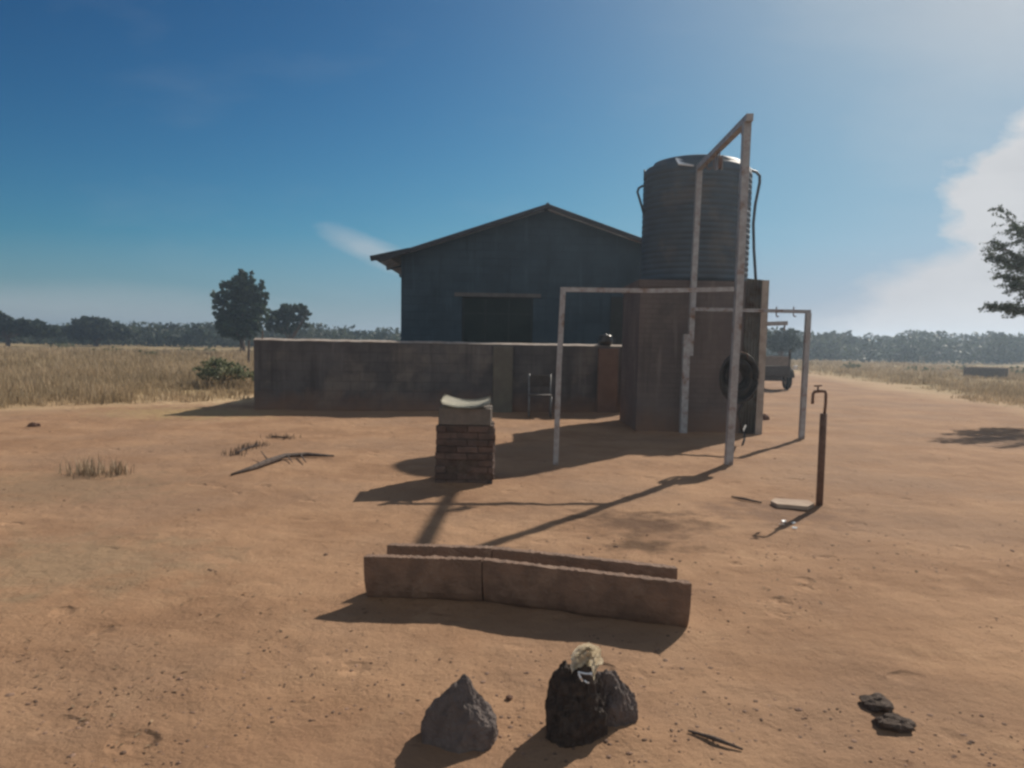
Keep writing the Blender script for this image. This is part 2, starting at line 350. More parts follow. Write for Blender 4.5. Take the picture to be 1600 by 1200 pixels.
# ------------------------------------------------------------------ ground
def axis(pts):
    out = []
    for a, b, s in pts:
        n = max(1, int(round((b - a) / s))); out += [a + (b - a) * i / n for i in range(n)]
    return out + [pts[-1][1]]
xs = axis([(-1500, -300, 150), (-300, -60, 12), (-60, -14, 1.2), (-14, -4, .16), (-4, 4, .07), (4, 14, .16), (14, 60, 1.2), (60, 300, 12), (300, 1500, 150)])
ys = axis([(-300, -20, 40), (-20, 1.5, 1.5), (1.5, 7, .07), (7, 16, .16), (16, 30, .4), (30, 80, 1.5), (80, 300, 12), (300, 2500, 150)])
bm = bmesh.new(); rows = [[bm.verts.new((x, y, gz(x, y))) for x in xs] for y in ys]
for a, b in zip(rows, rows[1:]):
    for i in range(len(xs) - 1): bm.faces.new((a[i], a[i + 1], b[i + 1], b[i]))
g = link('ground', bm, 'ground', None, True); g['kind'] = 'structure'

# ------------------------------------------------------------------ house
HD = 21.0
wl = atD(627, 402, HD).x; rdg = atD(855, 325, HD); zr = rdg.z; ze = atD(627, 398, HD).z; xr = rdg.x; wr = 2 * xr - wl
LEN = 11.0
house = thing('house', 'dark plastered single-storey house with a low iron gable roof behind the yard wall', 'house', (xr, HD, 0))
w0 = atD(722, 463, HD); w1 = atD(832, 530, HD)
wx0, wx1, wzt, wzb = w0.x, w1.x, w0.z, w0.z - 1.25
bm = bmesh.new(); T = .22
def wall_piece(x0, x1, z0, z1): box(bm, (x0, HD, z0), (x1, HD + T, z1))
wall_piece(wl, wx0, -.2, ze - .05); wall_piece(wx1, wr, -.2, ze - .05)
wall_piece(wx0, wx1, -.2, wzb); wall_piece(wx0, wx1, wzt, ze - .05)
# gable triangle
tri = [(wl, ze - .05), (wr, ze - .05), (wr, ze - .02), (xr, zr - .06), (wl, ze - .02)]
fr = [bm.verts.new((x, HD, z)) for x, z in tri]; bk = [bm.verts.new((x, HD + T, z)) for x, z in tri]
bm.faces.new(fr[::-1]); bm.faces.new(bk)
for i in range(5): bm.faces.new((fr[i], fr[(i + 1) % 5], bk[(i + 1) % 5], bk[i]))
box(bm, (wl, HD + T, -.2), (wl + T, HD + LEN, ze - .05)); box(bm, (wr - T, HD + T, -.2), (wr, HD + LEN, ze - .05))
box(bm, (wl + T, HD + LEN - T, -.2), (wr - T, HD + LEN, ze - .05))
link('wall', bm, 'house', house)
# roof sheets, corrugated down the slope
def roof_side(sgn):
    bm = bmesh.new(); x_e = xr + sgn * (xr - wl + (.66 if sgn < 0 else .55)); slope = (zr - ze) / (xr - wl)
    n = 160; y0, y1 = HD - .32, HD + LEN + .3; vv = []
    for k in range(n + 1):
        y = y0 + (y1 - y0) * k / n; dz = .012 * math.sin(k * math.pi / 1.5)
        vv.append([bm.verts.new((x, y, zr - abs(x - xr) * slope + .06 + dz)) for x in (xr, x_e)])
    for a, b in zip(vv, vv[1:]): bm.faces.new((a[0], a[1], b[1], b[0]) if sgn > 0 else (a[1], a[0], b[0], b[1]))
    r = bmesh.ops.solidify(bm, geom=bm.faces[:], thickness=.015)
    return bm
roofs = bmesh.new()
for s in (-1, 1):
    o = link('roof', roof_side(s), 'iron', house)
slope = (zr - ze) / (xr - wl)
bm = bmesh.new()
for y in (HD - .28,):
    for s in (-1, 1):
        a = Vector((xr, y, zr + .00)); xe = xr + s * (xr - wl + .55); b = Vector((xe, y, zr - abs(xe - xr) * slope + .0))
        tube(bm, [a, b], .045, sq=True)
link('barge_board', bm, 'timber', house)
bm = bmesh.new(); a = Vector((xr, HD - .28, zr + .075)); tube(bm, [a - Vector((0, 0, .03)), a + Vector((0, LEN + .55, -.03))], .05, 8); link('ridge_cap', bm, 'iron', house, True)
# protruding rafter tails below the left eave
for k in range(5):
    y = HD - .2 + k * 2.6
    bm = bmesh.new(); a = atD(579, 404, HD - .2); b = atD(640, 391, HD - .2); a.y = b.y = y
    tube(bm, [a, b], [.065, .06], sq=True); link('rafter_tail', bm, 'timber', house)
bm = bmesh.new(); p = atD(628, 392, HD - .1); box(bm, (wl - .28, HD - .18, ze - .1), (wl - .02, HD + LEN, ze - .0)); link('wall_plate', bm, 'timber', house)
# window
bm = bmesh.new(); f = .05
box(bm, (wx0, HD + .06, wzb), (wx0 + f, HD + .11, wzt)); box(bm, (wx1 - f, HD + .06, wzb), (wx1, HD + .11, wzt))
box(bm, (wx0 + f, HD + .06, wzb), (wx1 - f, HD + .11, wzb + f)); box(bm, (wx0 + f, HD + .06, wzt - f), (wx1 - f, HD + .11, wzt))
for q in (.33, .66):
    x = wx0 + (wx1 - wx0) * q; box(bm, (x - .018, HD + .065, wzb + f), (x + .018, HD + .105, wzt - f))
box(bm, (wx0 + f, HD + .07, wzb + .8), (wx1 - f, HD + .10, wzb + .83))
win = link('window', bm, 'wframe', house)
bm = bmesh.new(); box(bm, (wx0 + f, HD + .08, wzb + f), (wx1 - f, HD + .088, wzt - f)); o = link('pane', bm, 'dark_glass', None); o.parent = win; o.data.transform(Matrix.Translation(-house.location))
bm = bmesh.new(); box(bm, (wx0 - .2, HD - .03, wzt), (wx1 + .2, HD - .003, wzt + .1)); link('lintel', bm, 'lintel', house)
bm = bmesh.new(); box(bm, (wx0 - .08, HD - .07, wzb - .07), (wx1 + .08, HD - .003, wzb)); link('window_sill', bm, 'lintel', house)
# dark doorway beside the stand, seen past its left edge
dx = atD(967, 480, HD).x
bm = bmesh.new(); box(bm, (dx - .22, HD - .03, 0), (dx + .6, HD - .003, 2.75)); link('door', bm, 'wframe', house)

# ------------------------------------------------------------------ yard wall
WA = Vector((atD(397, 600, 16.4).x, 16.4)); WB = Vector((atD(968, 600, 17.4).x + .5, 17.45))
WH = 1.44
yw = thing('yard_wall', 'long low plastered yard wall with a pale sunlit cement top in front of the house', 'wall', (WA.x, WA.y, 0))
dirw = (WB - WA).normalized(); nrm = Vector((dirw.y, -dirw.x))
def wall_M(a, d):
    return Matrix(((d.x, -d.y, 0, a.x), (d.y, d.x, 0, a.y), (0, 0, 1, 0), (0, 0, 0, 1)))
Mw = wall_M(WA, dirw); LW = (WB - WA).length
def rough_wall(bm, M, x0, x1, y0, y1, z0, z1, amp=.006):
    n = int((x1 - x0) / .12); top = []
    fs = []
    for i in range(n + 1):
        x = x0 + (x1 - x0) * i / n; dz = amp * noise.noise(Vector((x * 3, y0, z1))) * 2
        fs.append([bm.verts.new(M @ Vector(p)) for p in ((x, y0, z0), (x, y1, z0), (x, y1, z1 + dz), (x, y0, z1 + dz))])
    for a, b in zip(fs, fs[1:]):
        for j in range(4): bm.faces.new((a[j], b[j], b[(j + 1) % 4], a[(j + 1) % 4]))
    bm.faces.new(fs[0]); bm.faces.new(fs[-1][::-1])
bm = bmesh.new(); rough_wall(bm, Mw, 0, LW, 0, .16, -.1, WH); link('front_panel', bm, 'plaster', yw)
bm = bmesh.new(); rough_wall(bm, Mw, .0, LW, -.012, .172, WH + .004, WH + .014, .006)
for v in bm.verts:
    yl = (v.co.xy - WA).dot(Vector((-dirw.y, dirw.x)))
    if yl > .1 and v.co.z > WH + .006: v.co.z += .038
link('coping', bm, 'coping', yw)
bm = bmesh.new(); Ms = wall_M(WA + Vector((.0, .165)), Vector((0.02, 1)).normalized())
rough_wall(bm, Ms, 0, 6.2, -.16, 0, -.1, WH); link('side_panel', bm, 'plaster', yw)
for px0, px1, m, lab in ((770, 800, 'pillar_grey', 'pale grey pillar'), (934, 966, 'pillar_red', 'reddish brown pillar')):
    a = (atD(px0, 600, 17.1).x - WA.x) / dirw.x; b = (atD(px1, 600, 17.1).x - WA.x) / dirw.x
    bm = bmesh.new(); box(bm, (a, -.10, -.1), (b, -.004, WH - .03), Mw, .01); o = link('pillar', bm, m, yw); o['label'] = lab
bm = bmesh.new(); p = atD(410, 531, 16.5); tube(bm, [(p.x, p.y, WH), (p.x + .01, p.y, WH + .2)], .012, 6); link('reinforcing_bar', bm, 'rust', yw)
# pot on the wall
pp = atD(946, 540, 17.4); pz = WH + .025
pot = thing('cooking_pot', 'black round cooking pot standing on the reddish wall pillar', 'pot', (pp.x, 17.42, pz))
bm = bmesh.new(); lathe(bm, [(.06, 0), (.13, .02), (.165, .08), (.16, .14), (.135, .18), (.15, .195)], (pp.x, 17.42, pz), 32); link('bowl', bm, 'pot', pot, True)
bm = bmesh.new(); lathe(bm, [(.15, .197), (.13, .225), (.06, .245), (.02, .25), (.02, .275)], (pp.x, 17.42, pz), 32); link('lid', bm, 'pot', pot, True)
bm = bmesh.new(); tube(bm, [(pp.x + .15, 17.42, pz + .15), (pp.x + .21, 17.42, pz + .17), (pp.x + .21, 17.42, pz + .08), (pp.x + .16, 17.42, pz + .07)], .01, 6); link('handle', bm, 'pot', pot)

# steel-framed chair standing in the shade of the yard wall
cp = G(843, 651); cx, cy, cz_ = cp.x, cp.y, cp.z
chair = thing('chair', 'old steel-framed chair standing in the shade against the yard wall', 'chair', (cx, cy, cz_))
for sx_ in (-1, 1):
    x = cx + sx_ * .22
    bm = bmesh.new(); tube(bm, [(x, cy + .2, cz_ - .02), (x, cy + .2, cz_ + .42), (x, cy + .27, cz_ + .86)], .016, 8); link('leg', bm, 'chairtube', chair, True)
    bm = bmesh.new(); tube(bm, [(x, cy - .2, cz_ - .02), (x, cy - .19, cz_ + .43)], .016, 8); link('leg', bm, 'chairtube', chair, True)
bm = bmesh.new(); box(bm, (cx - .23, cy - .22, cz_ + .432), (cx + .23, cy + .19, cz_ + .46), None, .01); link('seat', bm, 'cart', chair)
bm = bmesh.new(); box(bm, (cx - .21, cy + .225, cz_ + .6), (cx + .21, cy + .245, cz_ + .84), None, .008); link('backrest', bm, 'cart', chair)

# ------------------------------------------------------------------ tank stand and tank
SF = G(1184, 677).y; sxl = atD(971, 560, SF + 2.1).x; sxr = atD(1196, 560, SF).x - .02; STZ = atD(1170, 440, SF).z
SDP = 2.1
stand = thing('tank_stand', 'tall dark plastered brick stand carrying the water tank', 'tank stand', ((sxl + sxr) / 2, SF, 0))
xm = atD(1160, 560, SF).x
bm = bmesh.new(); box(bm, (sxl, SF, -.1), (sxr - .06, SF + SDP, STZ - .12)); link('plinth', bm, 'stand', stand)
bm = bmesh.new(); box(bm, (sxl - .03, SF - .03, STZ - .118), (sxr - .04, SF + SDP + .03, STZ)); link('top_slab', bm, 'coping' if 0 else 'stand', stand)
# corrugated sheet on the right part of the front, edges folded round the corner
bm = bmesh.new(); n = 60; x0, x1 = xm, sxr + .0; vv = []
for k in range(n + 1):
    x = x0 + (x1 - x0) * k / n; y = SF - .055 + .016 * math.cos(k * 2 * math.pi / 8)
    vv.append([bm.verts.new((x + .04 * (.0 - (1.2 - z) * .02), y, z)) for z in (.0, .8, 1.6, STZ + .05 - .03 * (k / n))])
for a, b in zip(vv, vv[1:]):
    for j in range(3): bm.faces.new((a[j], b[j], b[j + 1], a[j + 1]))
bmesh.ops.solidify(bm, geom=bm.faces[:], thickness=.006)
link('corrugated_sheet', bm, 'sheet', stand, True)
bm = bmesh.new(); xe_ = atD(1185, 560, SF - .1).x; box(bm, (xe_, SF - .12, -.05), (atD(1196, 560, SF - .1).x, SF - .085, STZ + .02), None, .006); link('sunlit_edge_strip', bm, 'coping', stand)  # pale strip added to imitate the sunlit right edge of the stand
# outlet beam sticking out to the right with a hanging valve
bm = bmesh.new(); a = atD(1170, 507, SF + .9); b = atD(1230, 505, SF + .9)
tube(bm, [a, b], .038, sq=True); link('outlet_beam', bm, 'galv', stand)
bm = bmesh.new(); c = atD(1226, 508, SF + .9); tube(bm, [c, c - Vector((0, 0, .1))], .015, 6); link('hanging_bolt', bm, 'rust', stand)

TC = Vector(((atD(1003, 400, SF + .95).x + atD(1168, 400, SF + .95).x) / 2, SF + 1.0, STZ))
TR = (atD(1168, 400, SF + .95).x - atD(1003, 400, SF + .95).x) / 2
ztop = atD(1085, 252, SF + 1.0).z; TH = ztop - STZ
tank = thing('water_tank', 'large dark ribbed plastic water tank standing on the brick stand', 'water tank', TC)
prof = [(TR * .97, 0)]
zsh = TH - .22; nr = 20
for k in range(nr):
    z0 = .04 + (zsh - .06) * k / nr; dz = (zsh - .06) / nr
    for q, rr in ((0, .989), (.12 + .04 * math.sin(k * 2.3), 1.0), (.62 + .05 * math.sin(k * 1.7), 1.0), (.74, .989)): prof.append((TR * rr, z0 + dz * q))
prof += [(TR * .985, zsh), (TR * .96, zsh + .05), (TR * .87, zsh + .07), (TR * .85, zsh + .10), (TR * .82, zsh + .155), (TR * .74, zsh + .18), (TR * .45, zsh + .215), (TR * .1, zsh + .225)]
bm = bmesh.new(); lathe(bm, prof, TC, 72); link('tank_body', bm, 'tank', tank, True)
# bright plate added on the rim to stand in for the tank's glint
lc = atD(1078, 254, SF + .22)
bm = bmesh.new(); box(bm, (-.23, -.17, -.012), (.23, .17, .012), Matrix.Translation(lc) @ Matrix.Rotation(R(30), 4, 'X') @ Matrix.Rotation(R(4), 4, 'Y'), .01); link('glint_plate', bm, 'lid', tank)  # 'lid' here is the near-white material that imitates the glint
Dp = SF + .9
def pxp(pts, D): return [atD(x, y, D) for x, y in pts]
bm = bmesh.new(); tube(bm, pxp([(1155, 259), (1168, 264), (1182, 269), (1187, 275), (1187, 285), (1180, 320), (1177, 350), (1178, 390), (1181, 440)], Dp) + [atD(1184, 560, Dp)], .026, 10); link('overflow_pipe', bm, 'pipe', tank, True)
bm = bmesh.new(); tube(bm, pxp([(1010, 290), (1003, 291), (998, 294), (996, 300), (999, 310), (1002, 320), (1006, 335)], Dp), .022, 8); link('breather_pipe', bm, 'pipe', tank, True)
bm = bmesh.new(); tube(bm, pxp([(1008, 282), (1007, 265)], Dp), [.03, .015], 8); link('level_stub', bm, 'pipe', tank, True)

# ------------------------------------------------------------------ steel frames
fb = G(1138, 728); ft = atD(1167, 190, fb.y)
SFy = G(1184, 677).y; bb = atD(1067, 682, SFy - .22); bb.z = 0; bt = atD(1093, 262, bb.y)
tall = thing('hoist_frame', 'tall steel goalpost frame with a high beam running back to the water tank', 'steel frame', fb)
bm = bmesh.new(); tube(bm, [fb - Vector((0, 0, .1)), fb.lerp(ft, .5) + Vector((.015, 0, 0)), ft], [.046, .044, .046], sq=True); link('post', bm, 'galv', tall)
mid = atD(1073, 522, bb.y); m2 = atD(1079, 528, bb.y)
bm = bmesh.new(); tube(bm, [bb - Vector((0, 0, .1)), mid], .058, sq=True); tube(bm, [m2 + Vector((.0, -.0, -.3)), bt], .045, sq=True); link('post', bm, 'galv', tall)
bm = bmesh.new(); bm_a = ft + Vector((0, -.12, .02)); bm_b = bt + Vector((0, .06, 0)); tube(bm, [bm_a, bm_b], .042, sq=True); link('beam', bm, 'galv', tall)
for t, ln in ((.12, .1), (.55, .2), (.62, .28), (.78, .12)):
    p = bm_a.lerp(bm_b, t) - Vector((0, 0, .04)); bm = bmesh.new()
    pts = [p, p - Vector((0, 0, ln * .6))] + [p + Vector((.035 - .035 * math.cos(q), 0, -ln * .6 - .035 * math.sin(q))) for q in (R(0), R(45), R(90), R(135), R(180))]
    tube(bm, pts, .008, 6); link('hook', bm, 'rust', tall)
# pulley block hanging from the beam
p = bm_a.lerp(bm_b, .50) - Vector((0, 0, .05))
pul = thing('pulley_block', 'small rusty pulley block hanging from the high beam before the tank', 'pulley', p)
bm = bmesh.new(); tube(bm, [p, p - Vector((0, 0, .1))], .01, 6); link('shackle', bm, 'rust', pul)
bm = bmesh.new(); c = p - Vector((0, 0, .17)); tube(bm, [c + Vector((-.022, 0, 0)), c + Vector((.022, 0, 0))], .085, 20); link('wheel', bm, 'rust', pul)
bm = bmesh.new()
for s in (-1, 1): box(bm, (c.x + s * .034 - .005, c.y - .05, c.z - .1), (c.x + s * .034 + .005, c.y + .05, c.z + .1))
link('cheek_plates', bm, 'galv', pul)

lb = G(868, 729); lt = atD(880, 449, lb.y); lt2 = atD(1152, 452, fb.y - .05)
low = thing('hanging_rail', 'waist-wide lower steel rail frame with a thin left post, joined to the tall front post', 'steel frame', lb)
low['label'] = 'lower steel rail frame whose thin left post stands before the yard wall'
bm = bmesh.new(); tube(bm, [lb - Vector((0, 0, .1)), lb.lerp(lt, .55) + Vector((-.01, 0, 0)), lt], .031, sq=True); link('post', bm, 'galv', low)
bm = bmesh.new(); tube(bm, [lt + Vector((-.03, 0, -.025)), lt.lerp(lt2, .5) + Vector((0, 0, -.03)), lt2 - Vector((.05, 0, 0))], .026, sq=True); link('rail', bm, 'galv', low)

rb = G(1252, 687); rt = atD(1263, 489, rb.y); rt2 = atD(1080, 483, bb.y - .1)
rgt = thing('hanging_rail', 'steel rail frame with hooks whose post stands right of the tank stand', 'steel frame', rb)
bm = bmesh.new(); tube(bm, [rb - Vector((0, 0, .1)), rt], .040, sq=True); link('post', bm, 'galv', rgt)
bm = bmesh.new(); tube(bm, [rt + Vector((.04, 0, .02)), rt2], .028, sq=True); link('rail', bm, 'galv', rgt)
for px in (1213, 1240):
    p = atD(px, 486, rb.y + .15); bm = bmesh.new()
    pts = [p + Vector((0, 0, .07)), p, p - Vector((0, 0, .06))] + [p + Vector((.025 - .025 * math.cos(R(a)), 0, -.06 - .03 * math.sin(R(a)))) for a in (45, 90, 135)]
    tube(bm, pts, .01, 6); link('hook', bm, 'rust', rgt)

# coil of hose hung on the tall front post
cc = atD(1156, 590, fb.y + .1)
coil = thing('hose_coil', 'thick coil of black hose hung on the tall front post', 'hose', (cc.x, cc.y, cc.z))
bm = bmesh.new(); pts = []; turns = 24; rr = random.Random(3)
for i in range(turns * 28):
    a = i / 28 * 2 * math.pi; tr = i // 28
    rad_x = .235 - .021 * (tr % 8) + rr.uniform(-.005, .005); rad_z = .30 - .026 * (tr % 8)
    pts.append(cc + Vector((math.cos(a) * rad_x, .03 + .028 * (tr % 4) + .012 * math.sin(a * 2 + tr), math.sin(a) * rad_z - .02 * math.sin(tr))))
tube(bm, pts, .018, 8); link('coiled_hose', bm, 'hose', coil, True)
bm = bmesh.new(); gp = G(1160, 697)
tube(bm, [cc + Vector((.1, .05, -.25)), cc + Vector((.02, .05, -.45)), cc + Vector((.08, .05, -.7)), Vector((gp.x + .12, gp.y + .3, .28)), Vector((gp.x + .06, gp.y + .12, .08)), gp + Vector((0, 0, .02))], .017, 8); link('loose_end', bm, 'hose', coil, True)
bm = bmesh.new(); tube(bm, [cc + Vector((-.1, 0, .28)), cc + Vector((-.03, -.11, .33)), cc + Vector((.05, -.09, .3)), cc + Vector((.1, .02, .24))], .008, 6); link('tie_wire', bm, 'rust', coil)

# ------------------------------------------------------------------ standpipe tap
tb = G(1280, 791); tt = atD(1287, 646, tb.y)
tap = thing('standpipe_tap', 'water tap on a bent iron pipe rising from a standing sleeve beside the pad', 'tap', tb)
bm = bmesh.new(); tube(bm, [tb - Vector((0, 0, .1)), tt], .033, sq=False, seg=12); link('sleeve', bm, 'rust', tap, True)
Dt = tb.y
bm = bmesh.new(); tube(bm, pxp([(1287, 660), (1290, 630), (1290.5, 615), (1289, 611.5), (1284, 611), (1276, 611.5)], Dt), .014, 10); link('riser', bm, 'rust', tap, True)
bm = bmesh.new(); tube(bm, pxp([(1278, 611.5), (1273, 612), (1270.5, 615), (1270, 622), (1269.5, 631)], Dt), [.017, .016, .014, .013, .015], 10); link('spout', bm, 'rust', tap, True)
bm = bmesh.new(); c = atD(1278, 608, Dt); tube(bm, [c - Vector((0, 0, .03)), c + Vector((0, 0, .03))], .009, 8); tube(bm, [c + Vector((-.035, 0, .03)), c + Vector((.035, 0, .034))], .008, 8); link('handle', bm, 'rust', tap)
# concrete pad
pc = [atZ(1210, 784), atZ(1262, 787), atZ(1272, 792), atZ(1262, 797), atZ(1214, 793), atZ(1204, 788)]
bm = bmesh.new(); vs = [bm.verts.new((p.x, p.y, .0)) for p in pc]; f_ = bm.faces.new(vs)
if f_.normal.z < 0: f_.normal_flip()
r = bmesh.ops.extrude_face_region(bm, geom=[f_])
for v in r['geom']:
    if isinstance(v, bmesh.types.BMVert): v.co.z += .035
bmesh.ops.recalc_face_normals(bm, faces=bm.faces[:])
solo('concrete_pad', bm, 'pad', 'small pale concrete pad at the foot of the tap', 'concrete pad', origin=(pc[0].x, pc[0].y, 0))
bm = bmesh.new(); tube(bm, [G(1143, 778) + Vector((0, 0, .012)), G(1162, 783) + Vector((0, 0, .02)), G(1190, 787) + Vector((0, 0, .012))], [.006, .014, .008], 6)
solo('stick', bm, 'deadwood', 'short bent stick lying left of the tap pad', 'stick')
rr = random.Random(4)
for k in range(5):
    p = G(1228 + rr.uniform(-8, 18), 822 + rr.uniform(-8, 8)); M = Matrix.Translation(p + Vector((0, 0, .012))) @ Matrix.Rotation(rr.uniform(0, 3), 4, 'Z') @ Matrix.Rotation(rr.uniform(-.6, .6), 4, 'X')
    bm = bmesh.new(); box(bm, (-.02, -.013, -.003), (.02, .013, .003), M, .0015)
    solo('paper_scrap', bm, 'white', 'tiny white scrap lying on the sand before the tap', 'litter', 'white scraps on the sand before the tap', origin=p)

# ------------------------------------------------------------------ stones, sculpted
def rock(bm, c, s, seed, sub=4, rough=.22, point=0, M=None):
    g = bmesh.ops.create_icosphere(bm, subdivisions=sub, radius=1); off = Vector((seed * 3.7, seed * 1.3, seed * .7))
    cuts = []
    rg = random.Random(seed)
    for k in range(9):
        n = Vector((rg.gauss(0, 1), rg.gauss(0, 1), rg.gauss(0, .8))).normalized(); cuts.append((n, rg.uniform(.62, .9)))
    for v in g['verts']:
        p = v.co.copy(); n0 = p.normalized()
        for n, d in cuts:
            q = p.dot(n)
            if q > d: p -= n * (q - d) * .85
        p += n0 * (noise.noise(n0 * 1.6 + off) * rough + noise.noise(n0 * 5 + off) * rough * .25 + noise.noise(n0 * 13 + off) * rough * .09)
        if point:
            k = (p.z + 1) / 2; f_ = max(.08, 1 - point * max(0, k) ** 1.2); p.x *= f_; p.y *= f_
        p = Vector((p.x * s[0], p.y * s[1], p.z * s[2]))
        if M: p = M @ p
        v.co = p + Vector(c)
    return bm
def chunk(c, s, seed, npts=22, shape=None, sub=4, amp=.06, M=None):
    rg = random.Random(seed); bm = bmesh.new(); vs = []
    if shape:
        for (x, y, z) in shape: vs.append(bm.verts.new((x + rg.uniform(-.04, .04), y + rg.uniform(-.04, .04), z)))
    else:
        for k in range(npts):
            v = Vector((rg.gauss(0, 1), rg.gauss(0, 1), rg.gauss(0, 1))).normalized() * rg.uniform(.85, 1.05); vs.append(bm.verts.new(v))
    h = bmesh.ops.convex_hull(bm, input=vs)
    bmesh.ops.delete(bm, geom=list({v for v in h['geom_interior'] + h['geom_unused'] if isinstance(v, bmesh.types.BMVert)}), context='VERTS')
    bmesh.ops.triangulate(bm, faces=bm.faces[:])
    for q in range(sub): bmesh.ops.subdivide_edges(bm, edges=bm.edges[:], cuts=1, use_grid_fill=True)
    bmesh.ops.smooth_vert(bm, verts=bm.verts[:], factor=.5, use_axis_x=True, use_axis_y=True, use_axis_z=True)
    off = Vector((seed * 3.1, seed, seed * .7))
    for v in bm.verts:
        p = v.co.copy(); n = p.normalized() if p.length > 0 else Vector((0, 0, 1))
        p += n * (noise.noise(p * 1.7 + off) * amp * 1.5 + noise.noise(p * 4.5 + off) * amp * .8 + abs(noise.noise(p * 9 + off)) * -amp * .8 + noise.noise(p * 22 + off) * amp * .25)
        p = Vector((p.x * s[0], p.y * s[1], p.z * s[2]))
        v.co = (M @ p if M else p) + Vector(c)
    return bm
p = G(716, 1168)
SH = [(-1, -.5, 0), (-.95, .5, 0), (-.3, 1, 0), (.6, .9, 0), (1, .2, 0), (.85, -.7, 0), (0, -1, 0), (-1.0, -.2, .3), (-.9, .5, .38), (1.0, .1, .42), (.95, -.5, .36), (.1, -.9, .28), (.3, .9, .3),
      (-.55, -.1, .70), (.72, .0, .66), (.25, -.6, .6), (.15, .55, .7), (-.22, .0, .90), (.34, .02, .86), (.05, .25, 1.0), (.16, .1, .97)]
bm = chunk((p.x, p.y + .06, -.01), (.142, .135, .252), 5, shape=SH)
solo('pointed_stone', bm, 'stone', 'pointed grey stone standing on the sand left of the black rock', 'stone', origin=(p.x, p.y, 0))
# rough dark rock with grey stone and a crumpled cream scrap
p = G(905, 1166); RT = atD(900, 1040, p.y + .1).z
SH = [(-1, -.4, 0), (-.8, .7, 0), (.1, 1, 0), (.9, .6, 0), (1, -.3, 0), (.3, -1, 0), (-.6, -.95, 0), (-1, -.2, .35), (-.95, .4, .6), (.95, .3, .45), (.9, -.5, .4), (.1, -1, .42), (-.65, -.75, .45),
      (-.8, .1, .86), (-.5, -.35, .9), (-.1, .3, 1.0), (.35, -.2, .97), (.7, .2, .85), (.1, .7, .85)]
bm = chunk((p.x - .005, p.y + .08, -.01), (.118, .12, RT + .01), 14, shape=SH, amp=.12)
solo('dark_rock', bm, 'char', 'rough black rock near the camera with a crumpled cream scrap on top', 'rock', origin=(p.x, p.y, 0))
q = G(962, 1140)
SH = [(-.9, -.6, 0), (-.8, .7, 0), (.8, .6, 0), (.95, -.5, 0), (0, -1, 0), (-.9, 0, .7), (-.6, .2, .98), (.1, .1, 1.0), (.6, -.1, .9), (1, .1, .62), (1, -.3, .3), (.2, -.9, .5), (-.7, -.8, .5), (0, .9, .6)]
bm = chunk((q.x - .012, q.y + .05, -.01), (.098, .10, atD(955, 1048, q.y + .06).z + .01), 23, shape=SH, amp=.09)
solo('leaning_stone', bm, 'stone', 'dark grey angular stone leaning on the right of the black rock', 'stone', origin=(q.x, q.y, 0))
# crumpled scrap: a sheet folded over itself like a loop
bm = bmesh.new(); D0 = p.y + .09; path = [atD(x, y, D0) for x, y in ((901, 1050), (899, 1036), (904, 1021), (913, 1010), (924, 1009), (931, 1018), (928, 1032), (921, 1044), (915, 1050), (912, 1038), (917, 1024), (923, 1020))]
vv = []; nP = len(path); K = 44
for k in range(K + 1):
    t = k / K * (nP - 1); a = int(min(t, nP - 2)); c = path[a].lerp(path[a + 1], t - a); w = .034 + .012 * math.sin(t * 1.9)
    row = []
    for u in range(9):
        f_ = u / 8 * 2 - 1; cr_ = Vector((noise.noise(Vector((t * 1.9, f_ * 2.5, 1))), noise.noise(Vector((t * 1.7, f_ * 2.2, 7))), noise.noise(Vector((t * 2.1, f_ * 2.4, 13))))) * .013
        tn = (path[a + 1] - path[a]).normalized(); pn = Vector((tn.z, 0, -tn.x)); row.append(bm.verts.new(c + Vector((0, f_ * w, 0)) + pn * (f_ * .024 + .006 * math.sin(u * 2.6)) + cr_))
    vv.append(row)
for a, b in zip(vv, vv[1:]):
    for u in range(8): bm.faces.new((a[u], b[u], b[u + 1], a[u + 1]))
bmesh.ops.solidify(bm, geom=bm.faces[:], thickness=.0025)
solo('crumpled_scrap', bm, 'bone', 'small crumpled cream scrap of sheeting lying on top of the black rock', 'litter')
bm = bmesh.new(); Df = p.y + .0
for a, b, w in (((903, 1050), (925, 1053), .004), ((904, 1052), (910, 1064), .005), ((913, 1063), (920, 1067), .004), ((923, 1050), (925, 1056), .003)):
    tube(bm, [atD(*a, Df), atD((a[0] + b[0]) / 2, (a[1] + b[1]) / 2 + 1, Df - .004), atD(*b, Df)], w, 5)
solo('foil_strip', bm, 'foil', 'torn strip of shiny foil caught on the front of the black rock', 'litter')
